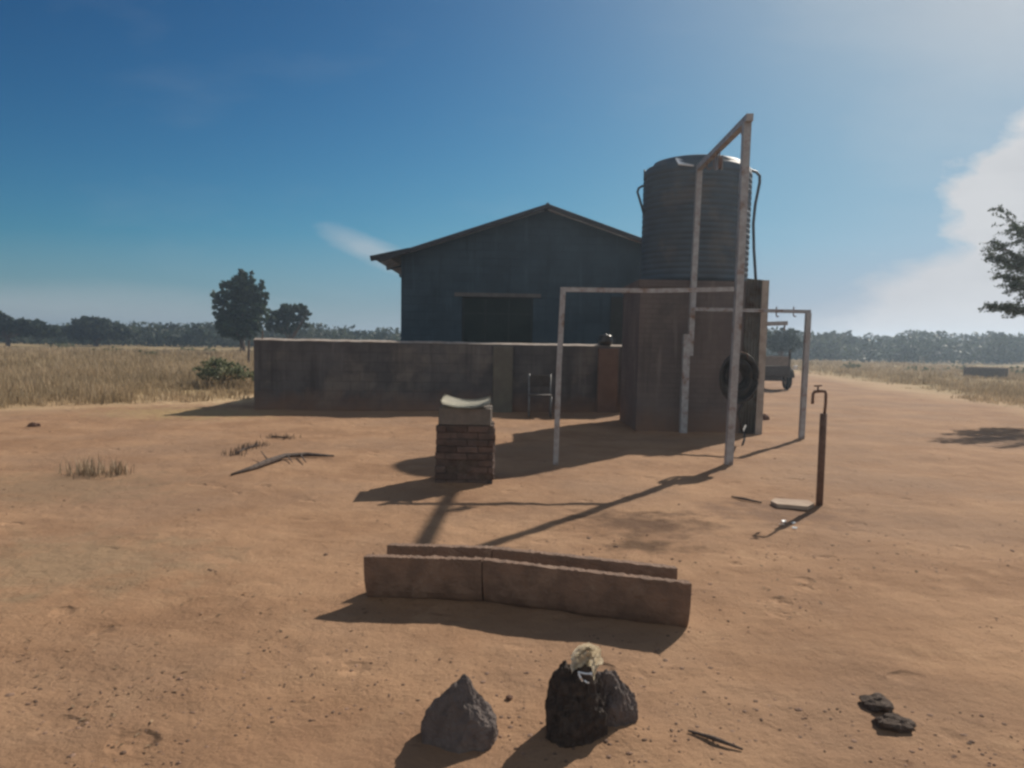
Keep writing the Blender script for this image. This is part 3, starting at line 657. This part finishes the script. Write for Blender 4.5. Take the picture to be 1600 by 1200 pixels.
# dung clods on the right
for (px, py, s, sd, lab) in ((1368, 1104, (.058, .07, .038), 21, 'upper dark clod of dry dung at the lower right'), (1396, 1134, (.08, .055, .042), 22, 'larger lower clod of dry dung at the lower right')):
    p = G(px, py); bm = bmesh.new(); rock(bm, (p.x, p.y, .012), s, sd, rough=.35)
    solo('dung_clod', bm, 'dung', lab, 'dung', 'dung clods at the lower right', origin=(p.x, p.y, 0))
bm = bmesh.new(); tube(bm, [G(1075, 1150) + Vector((0, 0, .008)), G(1115, 1163) + Vector((0, 0, .012)), G(1160, 1178) + Vector((0, 0, .006))], [.004, .009, .004], 6)
solo('twig', bm, 'deadwood', 'thin straight twig lying on the sand between the black rock and the dung', 'twig')
for (px, py, s, sd, nm, m, lab) in ((54, 667, (.10, .08, .06), 31, 'stone', 'stone_red', 'small reddish stone alone on the sand near the left edge'),
                                   (1196, 656, (.10, .08, .09), 32, 'stone', 'stone_red', 'reddish stone at the right foot of the tank stand'),
                                   (796, 1092, (.016, .016, .012), 33, 'stone', 'stone_red', 'tiny reddish pebble between the pointed stone and the stump'),
                                   (1005, 1132, (.02, .02, .012), 34, 'stone', 'stone', 'flat pebble just right of the leaning stone')):
    p = G(px, py); bm = bmesh.new(); rock(bm, (p.x, p.y, s[2] * .4), s, sd, 3, .25); solo(nm, bm, m, lab, 'stone', origin=(p.x, p.y, 0))

# dead branch, left middle
bm = bmesh.new()
tube(bm, [G(x, y) + Vector((0, 0, h)) for x, y, h in ((362, 745, .015), (395, 735, .03), (420, 728, .05), (445, 720, .05), (480, 716, .04), (522, 716, .02))], [.012, .028, .035, .03, .028, .01], 8)
tube(bm, [G(470, 718) + Vector((0, 0, .04)), G(478, 728) + Vector((0, 0, .03))], [.012, .005], 6); tube(bm, [G(450, 720) + Vector((0, 0, .04)), G(457, 727) + Vector((0, 0, .02))], [.01, .004], 6)
tube(bm, [G(420, 728) + Vector((0, 0, .05)), G(408, 718) + Vector((0, 0, .09))], [.012, .004], 6)
for v in bm.verts: v.co += Vector((0, 0, 1)) * (.012 * noise.noise(v.co * 9))
solo('dead_branch', bm, 'deadwood', 'long dark dead branch lying on the sand before the yard wall', 'branch', smooth=True)

# ------------------------------------------------------------------ troughs
def prof_u(w, h, t, n=14):
    out = []
    for i in range(n + 1):
        a = math.pi * i / n; x = -math.cos(a); z = -math.sin(a)
        k = .62
        X = (abs(x) ** k) * (1 if x >= 0 else -1); Z = -(abs(z) ** .75)
        out.append((X, Z))
    o = [(x * w / 2, h + z * h) for x, z in out]; i_ = [(x * (w / 2 - t), h + z * (h - t)) for x, z in out]
    return o, i_
tz = .27
fl = atZ(569, 869, tz); frr = atZ(1077, 912, tz); bl = atZ(611, 849, tz); br = atZ(1051, 884, tz)
fm = atZ(760, 875, tz); bmid = atZ(766, 853, tz)
def trough(f0, b0, f1, b1, label, seed, sk0=0, sk1=0):
    c0 = (f0 + b0) / 2; c1 = (f1 + b1) / 2; t = thing('concrete_trough', label, 'trough', (c0.x, c0.y, 0), 'concrete trough sections')
    d = (c1 - c0); Ln = d.length; d.normalize(); s = Vector((0, 0, 1)).cross(d); w = ((f0 - b0).dot(-s) + (f1 - b1).dot(-s)) / 2; w = abs(w)
    print('trough width', w, 'len', Ln)
    o, i_ = prof_u(w + .012, tz + .02, .055); bm = bmesh.new(); n = 60; R_ = []
    loop = o + i_[::-1]
    for k in range(n + 1):
        c = c0 + d * Ln * k / n; ring = []
        for idx, (x, z) in enumerate(loop):
            e = noise.noise(Vector((k * .35 + seed, idx * .5, 2))) * .004 + noise.noise(Vector((k * 1.9 + seed, idx * .9, 5))) * .006 * (1 if idx in (0, len(o) - 1, len(o), len(loop) - 1) else .2)
            ring.append(bm.verts.new(c.xy.to_3d() + d * x * (sk0 + (sk1 - sk0) * k / n) + s * x * -1 + Vector((0, 0, z - .02 + e)) + s * e * .5))
        R_.append(ring)
    m = len(loop)
    for a, b in zip(R_, R_[1:]):
        for j in range(m): bm.faces.new((a[j], a[(j + 1) % m], b[(j + 1) % m], b[j]))
    for ring, fl_ in ((R_[0], 0), (R_[-1], 1)):
        h = len(o)
        for j in range(h - 1):
            q = (ring[j], ring[j + 1], ring[m - 2 - j], ring[m - 1 - j]); bm.faces.new(q if fl_ else q[::-1])
    bmesh.ops.recalc_face_normals(bm, faces=bm.faces[:])
    link('shell', bm, 'concrete', t, False)
    # blown sand lying in the bottom
    bm = bmesh.new(); R_ = []
    for k in range(n + 1):
        c = c0 + d * (Ln * (.01 + .98 * k / n)); R_.append([bm.verts.new(c.xy.to_3d() + s * x * (w / 2 - .075) + Vector((0, 0, .055 + .012 * noise.noise(Vector((k * .2, x, seed))) + .01 * x * x))) for x in (-1, -.6, -.2, .2, .6, 1)])
    for a, b in zip(R_, R_[1:]):
        for j in range(5): bm.faces.new((a[j], a[j + 1], b[j + 1], b[j]))
    o2 = link('sand_fill', bm, 'ground', t, True)
    return t
gap = Vector((.004, 0, 0))
dE = (frr - fl).normalized(); fl = fl + dE * .0; bl = bl - dE * .0; frr = frr + dE * .012; br = br + dE * .012
dA = ((fm + bmid) - (fl + bl)).normalized(); w_ = .31; dB = ((frr + br) - (fm + bmid)).normalized(); th_ = math.tan(math.acos(min(1, dA.dot(dB))) / 2) * 1.0
trough(fl, bl, fm - gap, bmid - gap, 'shorter left half of the low concrete trough, nearer the pointed stone', 1, (fl - bl).dot(dA) / w_, -th_)
trough(fm + gap + Vector((0, -.004, 0)), bmid + gap + Vector((0, -.004, 0)), frr, br, 'longer right half of the low concrete trough, behind the black rock', 4, th_, (frr - br).dot(dB) / w_)

# ------------------------------------------------------------------ brick pier with curved sheet
pb = G(726, 757)
pier = thing('brick_pier', 'square pier of worn stacked bricks capped by a cement block', 'brick pier', (pb.x, pb.y + .25, 0))
pcx = atD(726, 700, pb.y).x; y0 = pb.y; pw = .60; pdp = .52
ztop_b = atD(726, 662, pb.y).z; zt = atD(726, 636, pb.y).z
bm = bmesh.new(); z = -.02; ci = 0; rg = random.Random(9)
while z < ztop_b - .04:
    h = .072; off = .0 if ci % 2 else .11
    for side in range(2):
        for q in range(-1, 4):
            a = -pw / 2 + q * .222 + off; b = a + .214; a = max(a, -pw / 2); b = min(b, pw / 2)
            if b - a < .03: continue
            a += rg.uniform(-.012, .004) * (q <= 0); b += rg.uniform(-.004, .014) * (q >= 2)
            j = rg.uniform(-.022, .016); yy0 = y0 + (0 if side == 0 else pdp - .11)
            box(bm, (pcx + a, yy0 + j, z), (pcx + b, yy0 + .108 + j, z + h - .008), None, .006)
    for side in range(2):
        for q in range(2):
            xx0 = pcx - pw / 2 if side == 0 else pcx + pw / 2 - .108; j = rg.uniform(-.014, .018) * (-1 if side else 1); yq = y0 + .112 + q * .15
            box(bm, (xx0 + j, yq, z), (xx0 + .106 + j, yq + .144, z + h - .008), None, .006)
    z += h; ci += 1
link('brickwork', bm, 'brick', pier)
bm = bmesh.new(); box(bm, (pcx - pw / 2 + .010, y0 + .010, -.05), (pcx + pw / 2 - .010, y0 + pdp - .010, z - .004)); link('mortar_core', bm, 'mortar', pier)
bm = bmesh.new(); box(bm, (pcx - pw / 2 + .02, y0 + .005, z), (pcx + pw / 2 - .03, y0 + pdp, zt - .015), None, .012); link('cap_block', bm, 'block', pier)
# curved pale sheet lying on it
bm = bmesh.new(); vv = []; n = 18; zs = zt; d0 = y0 - .04; d1 = y0 + .54
A0, A1, B0, B1 = atD(686, 629, d0), atD(769, 631, d0), atD(695, 615, d1), atD(767, 618, d1)
for k in range(n + 1):
    u = k / n; sg = -.052 * (1 - (2 * u - 1) ** 2); p0 = A0.lerp(A1, u); p1 = B0.lerp(B1, u)
    vv.append([bm.verts.new(p0.lerp(p1, v) + Vector((0, 0, sg))) for v in (0, .33, .66, 1)])
for a, b in zip(vv, vv[1:]):
    for j in range(3): bm.faces.new((a[j], b[j], b[j + 1], a[j + 1]))
bmesh.ops.solidify(bm, geom=bm.faces[:], thickness=.012)
solo('curved_sheet', bm, 'white_slab', 'pale curved cement sheet lying on top of the brick pier', 'cement sheet', smooth=True, origin=(pcx, y0 + .25, zs))

# ------------------------------------------------------------------ trailer behind the stand
wb = G(1243, 611); TD = wb.y
tr = thing('trailer', 'small dark farm trailer parked behind the tank stand with one wheel showing', 'trailer', (wb.x - .9, TD + 1, 0))
xr_ = atD(1236, 580, TD).x; xl_ = xr_ - 1.5
bm = bmesh.new(); box(bm, (xl_, TD, .48), (xr_, TD + 2.2, .86), None, .03); link('body', bm, 'cart', tr)
bm = bmesh.new(); box(bm, (xl_ + .1, TD + .1, .34), (xr_ - .25, TD + 2.1, .476)); link('chassis', bm, 'cart', tr)
bm = bmesh.new()
box(bm, (xl_, TD, .864), (xr_ - .1, TD + .03, 1.2)); box(bm, (xl_, TD + .034, .864), (xl_ + .03, TD + 2.2, 1.2)); box(bm, (xr_ - .13, TD + .034, .864), (xr_ - .1, TD + 2.2, 1.2))
link('side_boards', bm, 'cart_top', tr)
for x in (xr_ - .06, xl_ - .02):
    bm = bmesh.new(); tube(bm, [(x, TD + .05, .8), (x, TD + .05, 1.42)], .035, sq=True); link('corner_post', bm, 'cart', tr)
for x in (wb.x, xl_ - .17):
    bm = bmesh.new(); pts = [(x, TD + .9 + .24 * math.cos(a), .33 + .24 * math.sin(a)) for a in [2 * math.pi * k / 32 for k in range(33)]]
    tube(bm, pts, .1, 10, cap=False); w_ = link('wheel', bm, 'tyre', tr, True)
    bm = bmesh.new(); tube(bm, [(x - .06, TD + .9, .33), (x + .06, TD + .9, .33)], .17, 24); o = link('rim', bm, 'rim', None); o.parent = w_; o.data.transform(Matrix.Translation(-tr.location))
bm = bmesh.new(); pts = [(wb.x, TD + .9 + .42 * math.cos(R(a)), .36 + .42 * math.sin(R(a))) for a in range(10, 171, 16)]
vv = [[bm.verts.new(Vector(p) + Vector((dx_, 0, 0))) for dx_ in (-.16, .12)] for p in pts]
for a, b in zip(vv, vv[1:]): bm.faces.new((a[0], a[1], b[1], b[0]))
bmesh.ops.solidify(bm, geom=bm.faces[:], thickness=.012); link('mudguard', bm, 'cart', tr)
c = atD(1248, 575, TD); bm = bmesh.new(); box(bm, (c.x - .07, TD + .3, c.z - .08), (c.x + .07, TD + .36, c.z + .08), None, .02); link('rear_lamp', bm, 'white', tr)
bm = bmesh.new(); tube(bm, [(xr_ - .8, TD + 2.1, .42), (xr_ - .8, TD + 3.4, .42), (xr_ - .8, TD + 3.6, .4)], .04, sq=True); link('drawbar', bm, 'cart', tr)
bm = bmesh.new(); tube(bm, [(xl_ - .2, TD + .9, .33), (wb.x, TD + .9, .33)], .03, 8); link('axle', bm, 'cart', tr)

# far feeding trough on the right
ft0 = G(1505, 585); ft1 = G(1571, 590)
D_ = min(ft0.y, 46); a = atD(1505, 584, D_); b = atD(1570, 586, D_ * .97)
bm = bmesh.new(); d = Vector((b.x - a.x, b.y - a.y)).normalized(); M = wall_M(Vector((a.x, a.y)), d); Lf = math.hypot(b.x - a.x, b.y - a.y); h = .55
z0 = gz(a.x, a.y); M = Matrix.Translation((0, 0, z0)) @ M
box(bm, (0, 0, -.1), (Lf, .1, h), M); box(bm, (0, .9, -.1), (Lf, 1.0, h), M); box(bm, (0, .103, -.1), (.1, .897, h), M); box(bm, (Lf - .1, .103, -.1), (Lf, .897, h), M); box(bm, (.103, .103, .1), (Lf - .103, .897, .2), M)
solo('cattle_trough', bm, 'block', 'long dark rectangular cattle trough out in the grass at far right', 'trough', origin=(a.x, a.y, 0))

# ------------------------------------------------------------------ vegetation
def leaf(bm, c, s, rg, flat=.3):
    n = Vector((rg.gauss(0, 1), rg.gauss(0, 1), rg.gauss(0, 1) + flat)).normalized(); t = n.orthogonal().normalized(); t = Matrix.Rotation(rg.uniform(0, 6.28), 3, n) @ t; b = n.cross(t)
    a = s * rg.uniform(.6, 1.3); w = a * rg.uniform(.35, .6)
    bm.faces.new([bm.verts.new(c + t * a), bm.verts.new(c + b * w), bm.verts.new(c - t * a), bm.verts.new(c - b * w)])
def crown(blobs, n, s, rg, base=None):
    bm = bmesh.new(); tot = sum(b[3] * b[4] * b[5] for b in blobs)
    for (x, y, z, rx, ry, rz) in blobs:
        k = int(n * rx * ry * rz / tot); nc = max(4, k // 28)
        for c_ in range(nc):
            d = Vector((rg.gauss(0, 1), rg.gauss(0, 1), rg.gauss(0, 1))).normalized() * (rg.random() ** .45)
            cc_ = Vector((x + d.x * rx, y + d.y * ry, z + d.z * rz)); cr = min(rx, ry, rz) * rg.uniform(.10, .27)
            for q in range(k // nc):
                e = Vector((rg.gauss(0, .5), rg.gauss(0, .5), rg.gauss(0, .4))) * cr; leaf(bm, cc_ + e, s, rg)
    return bm
def tree(name, label, cat, base, blobs, n, s, m, trunk_r, seed, group=None, parts=('crown', 'trunk'), limbs=7):
    rg = random.Random(seed); t = thing(name, label, cat, base, group); B = Vector(base)
    W_ = [(B.x + b[0], B.y + b[1], B.z + b[2], b[3], b[4], b[5]) for b in blobs]
    link(parts[0], crown(W_, n, s, rg), m, t)
    bm = bmesh.new(); top = max(W_, key=lambda b: b[2]); fork = B + Vector((0, 0, (min(b[2] for b in blobs)) * .5))
    tube(bm, [B - Vector((0, 0, .2)), B.lerp(fork, .5) + Vector((trunk_r * .3, 0, 0)), fork], [trunk_r * 1.25, trunk_r, trunk_r * .85], 9)
    for k in range(limbs):
        b = W_[k % len(W_)]; e = Vector((b[0] + rg.uniform(-.6, .6) * b[3], b[1] + rg.uniform(-.6, .6) * b[4], b[2] + rg.uniform(-.2, .6) * b[5]))
        mid_ = fork.lerp(e, .5) + Vector((rg.uniform(-.2, .2), rg.uniform(-.2, .2), .1)) * trunk_r * 4
        tube(bm, [fork, mid_, e], [trunk_r * .6, trunk_r * .35, trunk_r * .08], 6)
    link(parts[1], bm, 'bark', t)
    return t
def pxblobs(base, D, lst):
    out = []
    for px, py, rx, rz in lst:
        p = atD(px, py, D); k = D / F; out.append((p.x - base[0], rnd.uniform(-.3, .3) * rx * k, p.z - base[2], rx * k, rx * k * .9, rz * k))
    return out
def base_at(px, D):
    p = atD(px, 540, D); return (p.x, D, gz(p.x, D))
b = base_at(378, 62)
tree('tall_tree', 'tall dark bushy tree standing left of the yard wall', 'tree', b, pxblobs(b, 62, [(385, 437, 16, 16), (373, 457, 27, 22), (395, 460, 20, 24), (345, 468, 14, 14), (360, 485, 26, 20), (393, 492, 25, 22), (376, 512, 33, 17), (401, 475, 13, 12), (352, 510, 16, 12), (378, 430, 6, 11), (392, 428, 5, 9), (340, 462, 8, 8), (408, 447, 7, 9), (334, 455, 4, 4), (413, 462, 4, 6)]), 15000, .17, 'leaf_dark', .22, 1)
b = base_at(455, 70)
tree('umbrella_tree', 'smaller flat-topped tree just right of the tall dark tree', 'tree', b, pxblobs(b, 70, [(435, 490, 20, 10), (458, 484, 24, 9), (474, 491, 13, 8), (450, 497, 26, 9), (425, 505, 12, 12), (462, 507, 20, 8), (478, 484, 9, 6), (440, 512, 24, 9)]), 10000, .17, 'leaf_dark', .16, 2)
b = base_at(150, 105)
tree('rounded_tree', 'broad dome-shaped tree in the far scrub at left', 'tree', b, pxblobs(b, 105, [(150, 512, 40, 15), (130, 520, 30, 12), (175, 520, 30, 11), (150, 505, 22, 9), (195, 524, 20, 8)]), 9000, .30, 'leaf_far', .25, 3)
b = base_at(12, 95)
tree('edge_tree', 'dark spreading tree in the far scrub at the left edge', 'tree', b, pxblobs(b, 95, [(8, 505, 26, 17), (40, 512, 30, 13), (-25, 508, 30, 18), (75, 517, 25, 10)]), 9000, .30, 'leaf_far', .25, 4)
b = base_at(263, 120)
tree('small_umbrella_tree', 'small flat-topped tree rising above the far scrub left of the tall tree', 'tree', b, pxblobs(b, 120, [(262, 507, 14, 4), (270, 509, 14, 4), (262, 517, 22, 8), (248, 510, 6, 3)]), 1500, .22, 'leaf_far', .15, 5)
b = base_at(1222, 60)
tree('thorn_tree', 'dark round thorn tree seen between the tank stand and the side frame', 'tree', b, pxblobs(b, 60, [(1228, 524, 22, 12), (1205, 530, 18, 13), (1222, 538, 32, 12), (1243, 534, 14, 10)]), 7000, .14, 'leaf_far', .16, 6)
b = base_at(1300, 110)
tree('twin_crowned_tree', 'small tree with two thin crowns above the scrub right of the side frame', 'tree', b, pxblobs(b, 110, [(1303, 518, 7, 5), (1324, 519, 9, 6), (1300, 530, 24, 9), (1328, 532, 18, 8), (1280, 532, 14, 9)]), 4000, .2, 'leaf_far', .15, 7)
b = base_at(1567, 115)
tree('far_dome_tree', 'low dome-shaped tree in the far scrub at right', 'tree', b, pxblobs(b, 115, [(1565, 533, 28, 12), (1590, 538, 24, 10), (1545, 541, 22, 8), (1615, 540, 24, 9)]), 6000, .30, 'leaf_far', .2, 8)
# far wood as one mass on both sides
rg = random.Random(33); bm = bmesh.new()
def wood(px0, px1, n, y_top, D0, D1):
    for k in range(n):
        px = rg.uniform(px0, px1); D = rg.uniform(D0, D1); p = atD(px, y_top + (px - px0) * .019 + rg.uniform(-3.0, 6), D); h = max(1.2, p.z + rg.choice((-.9, -.4, 0, 0, .3, .8)))
        w = rg.uniform(2.2, 4.2); zz = gz(p.x, D)
        for q in range(95):
            u = Vector((rg.gauss(0, .45), rg.gauss(0, .45), 0)); z = rg.random() ** .7; f_ = math.sqrt(max(.05, 1 - z * z * .85))
            leaf(bm, Vector((p.x + u.x * w * f_, D + u.y * w * f_, zz + z * h)), .36, rg)
wood(-60, 640, 360, 508, 110, 150); wood(1160, 1680, 280, 523, 100, 145); wood(-500, -60, 60, 503, 120, 170); wood(1680, 2100, 60, 530, 115, 165)
wood(640, 1160, 60, 518, 130, 165)
o = link('far_wood', bm, 'leaf_far'); o['kind'] = 'stuff'; tag(o, 'low belt of dark thorn scrub along the horizon', 'woodland')
# low bushes out in the grass
shr = [(100, 546, 90, 20, 5), (165, 549, 62, 30, 6), (228, 555, 50, 22, 6), (290, 546, 75, 22, 6), (325, 545, 80, 18, 5), (1180 + 150, 558, 60, 16, 5), (1440, 560, 55, 26, 6), (1590, 562, 52, 22, 8), (1500, 557, 62, 26, 5)]
for i, (px, py, D, w, h) in enumerate(shr):
    k = D / F; p = atD(px, py, D); bz_ = gz(p.x, D); B = Vector((p.x, D, bz_)); rg = random.Random(60 + i)
    bm = crown([(B.x, D, B.z + h * k * .7, w * k, w * k, h * k), (B.x + w * k * .5, D, B.z + h * k * .5, w * k * .5, w * k * .5, h * k * .8)], 700, .08 * D / 50, rg)
    places = ['widest low bush at the foot of the far scrub on the left', 'greenish bush in the straw grass below the dome-shaped tree', 'small round green bush alone in the middle of the left grass', 'low bush between the dome tree and the tall tree', 'flat bush just left of the tall tree', 'low bush in the grass right of the side frame', 'wide flat bush midway across the right-hand grass', 'dense low bush at the right edge behind the cattle trough', 'faint bush beyond the cattle trough']
    solo('low_bush', bm, 'leaf_grey', places[i], 'bush', 'low bushes out in the grass', origin=B)
# big grey-green shrub at the wall
p = G(347, 606); k = p.y / F
b = (p.x, p.y, gz(p.x, p.y))
tree('grey_green_shrub', 'rounded grey-green shrub growing left of the yard wall', 'shrub', b, [(q[0], q[1], max(.2, q[2]), q[3], q[4], q[5]) for q in pxblobs(b, p.y, [(345, 578, 36, 18), (318, 584, 18, 14), (372, 582, 22, 15), (395, 586, 16, 12), (340, 568, 24, 10)])], 5200, .045, 'leaf_grey', .03, 11, parts=('foliage', 'stems'), limbs=12)

# near thorn tree at the right edge (mostly outside the frame)
b = (13.6, 18.2, 0)
rgx = random.Random(5)
th = thing('overhanging_tree', 'feathery thorn tree reaching into the picture at the right edge', 'tree', b)
B = Vector(b); bmT = bmesh.new(); bmL = bmesh.new()
fork = B + Vector((.1, 0, 1.6)); tube(bmT, [B - Vector((0, 0, .2)), B + Vector((.05, 0, .8)), fork], [.2, .16, .14], 10)
ends = []
for px, py, D in ((1545, 478, 17.5), (1555, 378, 17.2), (1560, 325, 18.2), (1548, 398, 18.4), (1568, 430, 17.6), (1575, 480, 18), (1585, 350, 17.6), (1590, 410, 18.5), (1580, 445, 16.8), (1640, 300, 18), (1700, 260, 18.5), (1760, 300, 19), (1800, 380, 18), (1720, 350, 17), (1660, 400, 17.2), (1780, 440, 17.6), (1690, 440, 19)):
    e = atD(px, py, D); ends.append(e); mm_ = fork.lerp(e, .5) + Vector((.1, 0, .25)); m3 = fork.lerp(e, .8) + Vector((.05, 0, .12))
    tube(bmT, [fork, mm_, m3, e], [.07, .04, .018, .005], 6)
    ln = (e - mm_)
    for q in range(60):
        t_ = rgx.random() ** .7; c = mm_.lerp(e, .25 + .75 * t_); dd = Vector((rgx.gauss(0, .6) - .25, rgx.gauss(0, .6), rgx.gauss(0, .25))) * (.42 * (1.15 - t_ * .6)); tip = c + dd
        tube(bmT, [c, tip], [.006, .002], 3, cap=False)
        for r_ in range(24):
            leaf(bmL, c.lerp(tip, rgx.random() ** .6) + Vector((rgx.gauss(0, .025), rgx.gauss(0, .025), rgx.gauss(0, .02))), .03, rgx)
link('crown', bmL, 'leaf_thorn', th); link('trunk', bmT, 'bark', th)

# grass: straw tufts over the veld
rg = random.Random(77); bm = bmesh.new()
def blade(bm, x, y, z, h, w, rg):
    a = rg.uniform(0, 6.28); d = Vector((math.cos(a), math.sin(a), 0)); ln = rg.uniform(.1, .5) * h; a2 = rg.uniform(0, 6.28); l_ = Vector((math.cos(a2), math.sin(a2), 0)) * ln
    p = Vector((x, y, z)); v0 = bm.verts.new(p - d * w); v1 = bm.verts.new(p + d * w); m_ = p + l_ * .35 + Vector((0, 0, h * .6))
    v2 = bm.verts.new(m_ + d * w * .7); v3 = bm.verts.new(m_ - d * w * .7); v4 = bm.verts.new(p + l_ + Vector((0, 0, h)))
    bm.faces.new((v0, v1, v2, v3)); bm.faces.new((v3, v2, v4))
def veld_left(x, y): return -x + .55 * y + 7 * (noise.noise(Vector((x * .25, y * .25, 0))) * .5) - 18.3
def veld_right(x, y): return max(x - .12 * y + 2.2 * noise.noise(Vector((x * .3, y * .3, 4))) - 11.4, (y - 47) * .3)
cnt = 0
while cnt < 15000:
    px = rg.uniform(-80, 1680)
    if 420 < px < 1190: continue
    D = 14 + 70 * rg.random() ** 1.9; x = (px - 800) / F * D
    if px < 800: v = veld_left(x, D)
    else: v = veld_right(x, D) if px > 1190 else -1
    dens = noise.noise(Vector((x * .35, D * .35, 9))) + .25
    if v < 0 or (v < 2.2 and rg.random() > .12 + v * .35) or rg.random() > .40 + 1.7 * dens: continue
    z = gz(x, D); hh = (.30 if px < 800 else .20) * rg.uniform(.45, 1.5) * (1 + .9 * noise.noise(Vector((x * .3, D * .3, 2)))) * (.5 + .5 * min(1, v / 2.5))
    k = 9 if D < 35 else 5; w = .004 + .00028 * D
    for q in range(k): blade(bm, x + rg.gauss(0, .10), D + rg.gauss(0, .10), z, hh * rg.uniform(.5, 1.2), w, rg)
    cnt += 1
o = link('dry_grass', bm, 'straw'); o['kind'] = 'stuff'; tag(o, 'straw-coloured dry grass covering the open veld', 'grass')
# dry weeds on the yard sand
def weed(pts, label, m='straw_dry', n=60, h=.12, sp=.12, seed=1):
    rg = random.Random(seed); bm = bmesh.new()
    for px, py in pts:
        p = G(px, py)
        for q in range(n): blade(bm, p.x + rg.gauss(0, sp), p.y + rg.gauss(0, sp), gz(p.x, p.y), h * rg.uniform(.3, 1.2), .004, rg)
    if len(pts) > 1: tube(bm, [G(*q) + Vector((0, 0, .02)) for q in pts], .012, 5)
    p = G(*pts[0]); return solo('dry_weed', bm, m, label, 'weed', 'dry weeds on the yard sand', origin=p)
weed([(130, 742), (142, 738), (150, 744)], 'larger pale dry weed tuft on the sand at left', h=.19, n=60, sp=.09, seed=1)
weed([(183, 738), (188, 742)], 'smaller pale weed tuft just right of the larger one', h=.15, n=45, sp=.06, seed=2)
weed([(368, 712), (385, 702), (402, 697)], 'flattened brown weed behind the dead branch', 'deadwood', h=.09, n=60, sp=.08, seed=3)
weed([(425, 684), (450, 686)], 'thin scraggly weed nearest the yard wall shadow', 'deadwood', h=.08, n=50, sp=.07, seed=4)
# pebbles, crumbs and bits of dry litter strewn over the sand
rg = random.Random(5); bm = bmesh.new()
for k in range(2600):
    px = rg.uniform(-20, 1620); py = 640 + 560 * rg.random() ** .85
    p = G(px, py)
    if noise.noise(Vector((p.x * .8, p.y * .8, 6))) < .05: continue
    s = rg.uniform(.0025, .007) * (1 + p.y * .08) * (1 if rg.random() < .95 else 1.9)
    g_ = bmesh.ops.create_icosphere(bm, subdivisions=1, radius=s)
    a, b_, c_ = rg.uniform(.6, 1.4), rg.uniform(.6, 1.4), rg.uniform(.35, .7)
    for v in g_['verts']: v.co = Vector((v.co.x * a * rg.uniform(.8, 1.2), v.co.y * b_ * rg.uniform(.8, 1.2), v.co.z * c_)) + p
o = link('pebbles', bm, M_('pebble_stone', (.26, .16, .11), (.16, .10, .07), 3, .9, 0, island=.45)); o['kind'] = 'stuff'; tag(o, 'small pebbles and crumbs strewn over the red sand', 'pebbles')
rg = random.Random(15); bm = bmesh.new()
for k in range(2600):
    px = rg.uniform(-20, 1620); py = 645 + 550 * rg.random() ** 1.0; p = G(px, py)
    d = noise.noise(Vector((p.x * .45, p.y * .45, 16))) + .5 * noise.noise(Vector((p.x * 1.6, p.y * 1.6, 2)))
    if d < .12: continue
    s_ = rg.uniform(.006, .016) * (1 + p.y * .05); a = rg.uniform(0, 6.28); u = Vector((math.cos(a), math.sin(a), rg.uniform(-.3, .3))) * s_; w_ = Vector((-math.sin(a), math.cos(a), rg.uniform(-.5, .5))) * s_ * rg.uniform(.12, .5); c = p + Vector((0, 0, .006))
    bm.faces.new([bm.verts.new(c + u), bm.verts.new(c + w_), bm.verts.new(c - u), bm.verts.new(c - w_)])
o = link('leaf_litter', bm, M_('litter_leaf', (.15, .09, .055), (.25, .17, .10), 3, .9, 0, island=.5)); o['kind'] = 'stuff'; tag(o, 'dry leaf and twig litter scattered over the yard sand', 'leaf litter')
# fence post beyond the yard wall
p = atD(388, 540, 40)
bm = bmesh.new(); tube(bm, [(p.x, 40, -.2), (p.x + .03, 40, 1.35)], [.07, .05], 7); solo('fence_post', bm, 'deadwood', 'single weathered fence post in the grass beyond the left end of the wall', 'post', origin=(p.x, 40, 0))

# ------------------------------------------------------------------ haze
bm = bmesh.new(); box(bm, (-1600, -400, -2.0), (1600, 2600, 9.0))
hz = bpy.data.materials.new('haze_air'); hz.use_nodes = True; nn = hz.node_tree.nodes; nn.remove(nn['Principled BSDF'])
pv = nn.new('ShaderNodeVolumePrincipled'); pv.inputs['Density'].default_value = .0015; pv.inputs['Color'].default_value = (.66, .82, 1, 1); pv.inputs['Anisotropy'].default_value = .6
hz.node_tree.links.new(pv.outputs[0], nn['Material Output'].inputs['Volume'])
o = link('haze', bm, hz); o['kind'] = 'stuff'; tag(o, 'thin pale dust haze filling the air over the veld', 'haze')
